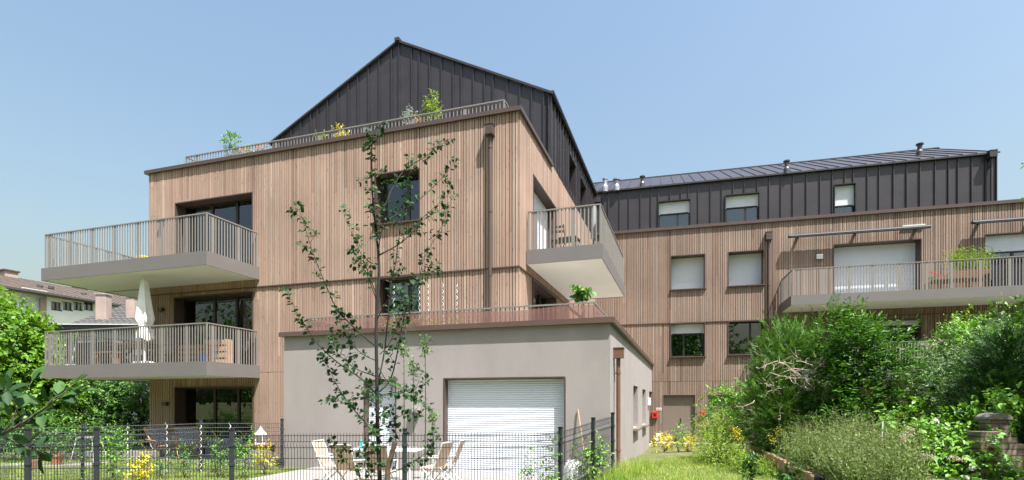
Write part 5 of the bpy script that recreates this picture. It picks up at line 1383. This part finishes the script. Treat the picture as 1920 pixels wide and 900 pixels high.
# ================================================================== PATIO THINGS
def sling_chair():
    r = thing("garden_chair", "white folding garden chair with beige sling, at the patio table's left end", "chair", group="white garden chairs on the patio")
    for y in (-.26, .26):
        mb = MB(); mb.tube([(.24, y, 0), (-.10, y, .40), (-.34, y, 1.0)], .017, 7); mb.tube([(-.26, y*.93, 0), (.22, y*.93, .43)], .016, 7); mb.build("leg", MAT['whitepaint'], r)
        mb = MB(); mb.tube([(-.24, y*1.04, .66), (.22, y*1.04, .64), (.20, y*1.0, .42)], .018, 7); mb.build("armrest", MAT['whitepaint'], r)
    for q in ([(-.34, -.26, 1.0), (-.34, .26, 1.0)], [(.22, -.24, .43), (.22, .24, .43)]):
        mb = MB(); mb.tube(q, .015, 6); mb.build("crossbar", MAT['whitepaint'], r)
    mb = MB(); pr = [(.22, .44), (.08, .41), (-.06, .415), (-.115, .46), (-.20, .68), (-.33, .985)]
    for (xa, za), (xb, zb) in zip(pr, pr[1:]):
        mb.face([(xa, -.245, za), (xa, .245, za), (xb, .245, zb), (xb, -.245, zb)]); mb.face([(xa, -.245, za-.006), (xb, -.245, zb-.006), (xb, .245, zb-.006), (xa, .245, za-.006)])
    mb.build("sling", MAT['sling'], r); return r
PZ = .386
gt = thing("patio_table", "white garden table on the patio behind the young tree", "table", (-2.55, 11.05, PZ)); mb = MB(); mb.box((-2.55, 11.05, PZ+.72), (1.5, .82, .035), -.2); mb.build("tabletop", MAT['whitepaint'], gt, bevel=.01)
for a, b in ((-.62, -.3), (.62, -.3), (.62, .3), (-.62, .3)):
    w = Matrix.Rotation(-.2, 3, 'Z') @ Vector((a, b, 0)); mb = MB(); mb.tube([(-2.55+w.x, 11.05+w.y, PZ), (-2.55+w.x*.93, 11.05+w.y*.93, PZ+.70)], .02, 8); mb.build("leg", MAT['whitepaint'], gt)
g = sling_chair(); g.location = (-3.75, 11.2, PZ); g.rotation_euler = (0, 0, -.15); g.scale = (.88,)*3
for x, y, rz, lab in ((-3.12, 10.45, 1.15, "white folding garden chair showing its broad beige back, left of the tree"), (-2.5, 10.35, 1.35, "white folding garden chair hidden behind the young tree trunk"), (-1.55, 10.9, 2.75, "white folding garden chair right of the dark fence post"), (-1.33, 11.35, 3.0, "white folding garden chair closest to the big roller shutter")):
    dup(g, (x, y, PZ), rz, lab, .88)
bt = thing("bottle", "small bottle with turquoise label standing on the patio table", "bottle", (-3.05, 10.95, PZ+.74)); mb = MB(); mb.lathe((-3.05, 10.95, PZ+.74), [(.03, 0), (.03, .14), (.012, .19), (.012, .23), (.001, .232)], 10); mb.build("body", M("turquoise", (.05, .38, .36), .4), bt)
mb = MB(); mb.lathe((-3.05, 10.95, PZ+.973), [(.015, 0), (.015, .03), (.001, .032)], 10); mb.build("cap", MAT['orange'], bt)
# columnar young trees between fence and annex
for i, (u, vt, vb, lab) in enumerate(((797, 628, 668, "tallest of the thin bare stemmed saplings in front of the annex"), (775, 670, 704, "shorter thin sapling with a pale tuft in front of the annex wall box"), (757, 640, 672, "thin sapling half hidden by the young tree's branches"), (811, 768, 800, "lowest thin sapling beside the big roller shutter"))):
    Y = 10.9+.2*i; b = px(u, 900, Y); b.z = G(b.x, b.y); c0 = px(u, (vt+vb)/2, Y); r = thing("fruit_sapling", lab, "sapling", b, "thin saplings on the patio edge"); rg = np.random.default_rng(140+i)
    mb = MB(); top = px(u, vt, Y); mb.tube([b, b.lerp(top, .5)+Vector((.01, 0, 0)), top], [.011, .009, .004], 6); mb.build("trunk", MAT['greybark'], r)
    P_, O_ = clumps([(tuple(c0), (.12, .12, (vb-vt)/2/FPX*Y))], 60, rg, .1, 1.0)
    n2 = 110; t = rg.uniform(.2, .95, n2); st = np.array([list(b.lerp(top, float(q))) for q in t]); P_ = np.concatenate([P_, st+rg.normal(0, .022, (n2, 3))]); O_ = np.concatenate([O_, unit(n2, rg)])
    lf = np.concatenate([np.full(60, .062), np.full(n2, .026)]); C, D, N, Lf, W, T = sprays(P_, O_, 3, .06, lf, .5, rg, .5, .7); leaf_mesh("crown", C, D, N, Lf, W, T, MAT['leaf_grey'], r, 4)
# leaning pole, white sack, climbing plants by the short fence
mb = MB(); ps = dz(1084, 768); a = Vector(FG.P(ps[0]+.28, -.38, .40)); b = Vector(FG.P(ps[0], -.03, ps[1])); mb.tube([a, b], .017, 8); tag(mb.build("wooden_pole", MAT['paletimber']), "pale wooden pole leaning on the annex wall", "pole")
q = px(1074, 880, 10.75); mb = MB(); mb.lathe((q.x, q.y, .36), [(.16, 0), (.20, .12), (.19, .35), (.15, .50), (.10, .56), (.001, .57)], 14); tag(mb.build("garden_sack", MAT['canvas'], smooth=True), "white sack standing behind the short mesh fence", "sack")
def climber(u, Y, vtop, lab, seed, w=.3, n=60, leaf=.055, mat='leaf_fresh', cat="plant", name="climbing_plant"):
    b = px(u, 900, Y); z = G(b.x, b.y); zt = px(u, vtop, Y).z
    return plant(name, lab, cat, (b.x, b.y, z), [((b.x, b.y, z+(zt-z)*.55), (w, .16, (zt-z)*.5))], n, 7, .18, leaf, .55, mat, seed, 'broad', 6, .007, group="climbers along the mesh fences", lo=.1, hi=1.08, zmin=z)
climber(1098, 10.6, 818, "leafy climber on the short mesh fence next to the white sack", 151, .28, 90)
climber(1122, 11.0, 822, "leafy climber on the short mesh fence nearest the annex corner", 152, .25, 70)
climber(1037, 9.5, 815, "thin climber around the corner post of the mesh fence", 153, .12, 34)
climber(1018, 9.3, 870, "low green plant at the foot of the corner post", 154, .2, 22)
climber(996, 9.6, 845, "small green seedling in front of the big roller shutter", 155, .14, 26, .05)
climber(975, 9.4, 880, "lowest green seedling left of the corner post", 156, .12, 14, .05)
# ================================================================== LEFT GARDEN THINGS
climber(213, 11.6, 800, "tall leafy climber at the left between two fence posts", 161, .28, 110, .06)
climber(345, 12.2, 828, "leafy climber in front of the patterned deck chairs", 162, .28, 70, .05, 'leaf_hedge')
climber(412, 12.4, 838, "round leafy plant left of the black fence post", 163, .32, 90, .05, 'leaf_hedge')
climber(405, 13.0, 805, "high thin climber above the round leafy plant", 164, .12, 24, .05)
climber(458, 12.2, 808, "tall leafy climber right of the black fence post", 165, .24, 100, .05)
climber(300, 12.2, 850, "low leafy plant at the feet of the deck chairs", 166, .26, 40, .05, 'leaf_hedge')
climber(165, 9.6, 865, "thin straggly weed at the near mesh fence", 167, .1, 16, .04)
q = px(262, 905, 11.3); bush(q.x, q.y, .50, .20, 'leaf_yellow', "larger yellow leaved shrub behind the near fence, left garden", 168, 40, .075, group="yellow shrubs")
q = px(262, 870, 12.4); bush(q.x, q.y+.2, .62, .17, 'leaf_yellow', "yellow leaved shrub just behind the larger yellow one", 169, 24, .075, group="yellow shrubs")
q = px(497, 890, 12.8); bush(q.x, q.y, .72, .22, 'leaf_yellow', "slim yellow leaved shrub beside the lantern box", 170, 44, .07, group="yellow shrubs")
pt = thing("potted_shrub", "leafy shrub in a terracotta pot on the far lawn", "potted plant", (-12.35, 14.65, .37)); b = (-12.35, 14.65, .37)
mb = MB(); mb.lathe(b, [(.105, 0), (.15, .22), (.165, .22), (.165, .28), (.13, .285)], 16); mb.build("pot", MAT['terracotta'], pt)
rg = np.random.default_rng(171); P_, O_ = clumps([((b[0], b[1], 1.0), (.42, .35, .42))], 80, rg, .2); mb = MB(); stems_to(mb, (b[0], b[1], .62), P_[:7], .009, rg); mb.build("stem", MAT['bark'], pt); C, D, N, Lf, W, T = sprays(P_, O_, 8, .2, .06, .5, rg); leaf_mesh("foliage", C, D, N, Lf, W, T, MAT['leaf_hedge'], pt, 4)
mb = MB(); q = px(66, 880, 13.6); mb.lathe((q.x, q.y, .3), [(.11, 0), (.11, .30), (.10, .31), (.001, .312)], 14); tag(mb.build("log_stump", MAT['timber']), "short brown log stump at the end of the slab path", "stump")
tr = thing("trestle", "white topped trestle with slanting legs by the far lawn", "trestle", (-11.7, 15.0, .34)); mb = MB(); mb.box((-11.75, 15.0, 1.08), (.42, .40, .03), .1); mb.build("top", MAT['grey'], tr)
for a, b in ((-.3, -.2), (.3, -.2), (.3, .2), (-.3, .2)):
    mb = MB(); mb.tube([(-11.75+a*1.1, 15+b*1.3, .32), (-11.75+a*.7, 15+b*.8, 1.065)], .012, 6); mb.build("leg", MAT['lightgrey'], tr)
# patterned deck chairs
def pattern_mat():
    m, nt, bs = newmat("blue_white_pattern"); tc = nt.nodes.new("ShaderNodeTexCoord"); ck = nt.nodes.new("ShaderNodeTexChecker"); ck.inputs["Scale"].default_value = 34
    ck.inputs["Color1"].default_value = (.42, .43, .46, 1); ck.inputs["Color2"].default_value = (.05, .06, .13, 1); L(nt, tc.outputs["Object"], ck.inputs["Vector"]); L(nt, ck.outputs["Color"], bs.inputs["Base Color"]); bs.inputs["Roughness"].default_value = .9; return m
MAT['pattern'] = pattern_mat(); MAT['honey'] = M("honey_wood", (.42, .22, .09), .6, .15, 6)
def deck_chair():
    r = thing("deck_chair", "wooden deck chair with blue and white patterned cloth, nearer the yellow shrubs", "chair", group="patterned deck chairs")
    for y in (-.3, .3):
        mb = MB(); mb.bar((.45, y, .0), (-.42, y, .95), .035, .03); mb.bar((-.5, y*.9, .0), (.42, y*.9, .42), .035, .03); mb.bar((-.25, y*1.08, .60), (.35, y*1.08, .55), .05, .025); mb.bar((.33, y*1.08, .54), (.10, y*1.08, .2), .03, .025); mb.build("frame", MAT['honey'], r)
    for q in (((-.42, -.32, .95), (-.42, .32, .95)), ((.42, -.3, .42), (.42, .3, .42))):
        mb = MB(); mb.bar(*q, .03); mb.build("crossbar", MAT['honey'], r)
    mb = MB(); pr = [(.42, .44), (.22, .30), (.02, .27), (-.14, .40), (-.29, .68), (-.43, .97)]
    for (xa, za), (xb, zb) in zip(pr, pr[1:]):
        mb.face([(xa, -.27, za), (xa, .27, za), (xb, .27, zb), (xb, -.27, zb)]); mb.face([(xa, -.27, za-.008), (xb, -.27, zb-.008), (xb, .27, zb-.008), (xa, .27, za-.008)])
    mb.build("cloth", MAT['pattern'], r); return r
dc = deck_chair(); q = px(303, 880, 16.9); dc.location = (q.x, q.y, .30); dc.rotation_euler = (0, 0, -.5)
q = px(352, 880, 16.9); dup(dc, (q.x, q.y, .30), -.9, "wooden deck chair with blue and white patterned cloth, nearer the fence post")
mb = MB(); s = FA.at(322, 850, -.9)[0]; mb.fbox(FA, s-.6, s+.5, -.7, -.3, .302, .95); tag(mb.build("bench_chest", MAT['lightgrey'], bevel=.02), "pale grey chest behind the deck chairs under the balcony", "chest")
mb = MB(); s = FA.at(412, 830, -1.2)[0]; mb.fbox(FA, s-.45, s+.4, -1.3, -.7, .302, .9); tag(mb.build("storage_box", MAT['navy'], bevel=.02), "dark blue storage box in front of the ground floor window", "box")
q = px(489, 862, 14.55); bx = thing("side_table", "square pale stone side table next to the ground floor wall", "table", (q.x, q.y, .3)); mb = MB(); mb.box((q.x, q.y, .59), (.60, .5, .58), .2); mb.build("body", MAT['concrete'], bx, bevel=.01); mb = MB(); mb.box((q.x, q.y, .905), (.68, .58, .04), .2); mb.build("top", MAT['timber'], bx)
la = thing("lantern", "white garden lantern on the pale side table", "lantern", (q.x, q.y, .927)); mb = MB(); mb.box((q.x, q.y, .945), (.24, .24, .03), .2); mb.build("base", MAT['whitepaint'], la)
mb = MB()
for a in (-.095, .095):
    for b in (-.095, .095): mb.box((q.x+a, q.y+b, 1.07), (.022, .022, .22))
mb.build("post", MAT['whitepaint'], la)
mb = MB(); mb.lathe((q.x, q.y, 1.18), [(.17, 0), (.165, .02), (.06, .13), (.06, .16), (.02, .19), (.012, .23), (.001, .235)], 8); mb.build("roof", MAT['whitepaint'], la)

# ================================================================== WOOD ROUND THE GARDEN (mirrored in the panes)
rg = np.random.default_rng(201); bl = []
for x, y, h in ((-34, -6, 13), (-27, -12, 15), (-20, -9, 12), (-14, -13, 15), (-7.5, -10, 13), (-1, -13, 15), (5, -10.5, 12), (11, -13, 14), (17, -9, 13), (23, -5, 12), (27, 1, 12), (30, 8, 11), (-38, 3, 13), (-2, -22, 18), (14, -22, 17), (-18, -22, 18)):
    for k in range(5): bl.append(((x+rg.normal(0, 1.3), y+rg.normal(0, 1.3), h*rg.uniform(.25, .8)), (rg.uniform(2, 3.2), rg.uniform(2, 3.2), h*rg.uniform(.18, .26))))
P_, O_ = clumps(bl, 5200, rg, .5, 1.1, .25, .2); C, D, N, Lf, W, T = sprays(P_, O_, 8, 1.1, .50, .6, rg); wd = leaf_mesh("wood", C, D, N, Lf, W, T, MAT['leaf_hedge'], None, 4)
tag(wd, "green wood round the garden, mirrored in the ground floor windows", None, None, "stuff")

# ================================================================== LIGHT
w = bpy.data.worlds.new("World"); scene.world = w; w.use_nodes = True
nt = w.node_tree; bg = nt.nodes["Background"]; sk = nt.nodes.new("ShaderNodeTexSky"); sk.sky_type = 'NISHITA'; sk.sun_disc = False
sk.sun_elevation = math.asin(SUN.z); sk.sun_rotation = atan2(SUN.x, SUN.y); sk.altitude = 200; sk.air_density = 2.0; sk.dust_density = 6.0; sk.ozone_density = 4.0
L(nt, sk.outputs[0], bg.inputs["Color"]); bg.inputs["Strength"].default_value = SKY_STRENGTH
sd = bpy.data.lights.new("sun", 'SUN'); sd.energy = SUN_STRENGTH; sd.angle = radians(.53); sd.color = (1.0, .98, .965)
so = bpy.data.objects.new("sun", sd); COL.objects.link(so); so.location = SUN*60; so.rotation_euler = SUN.to_track_quat('Z', 'Y').to_euler()
scene.view_settings.view_transform = 'Standard'; scene.view_settings.look = 'None'; scene.view_settings.gamma = 1; scene.view_settings.exposure = EXPOSURE
scene.render.engine = 'CYCLES'; scene.cycles.max_bounces = 8; scene.cycles.transparent_max_bounces = 12; scene.cycles.use_denoising = True
bpy.context.view_layer.update()
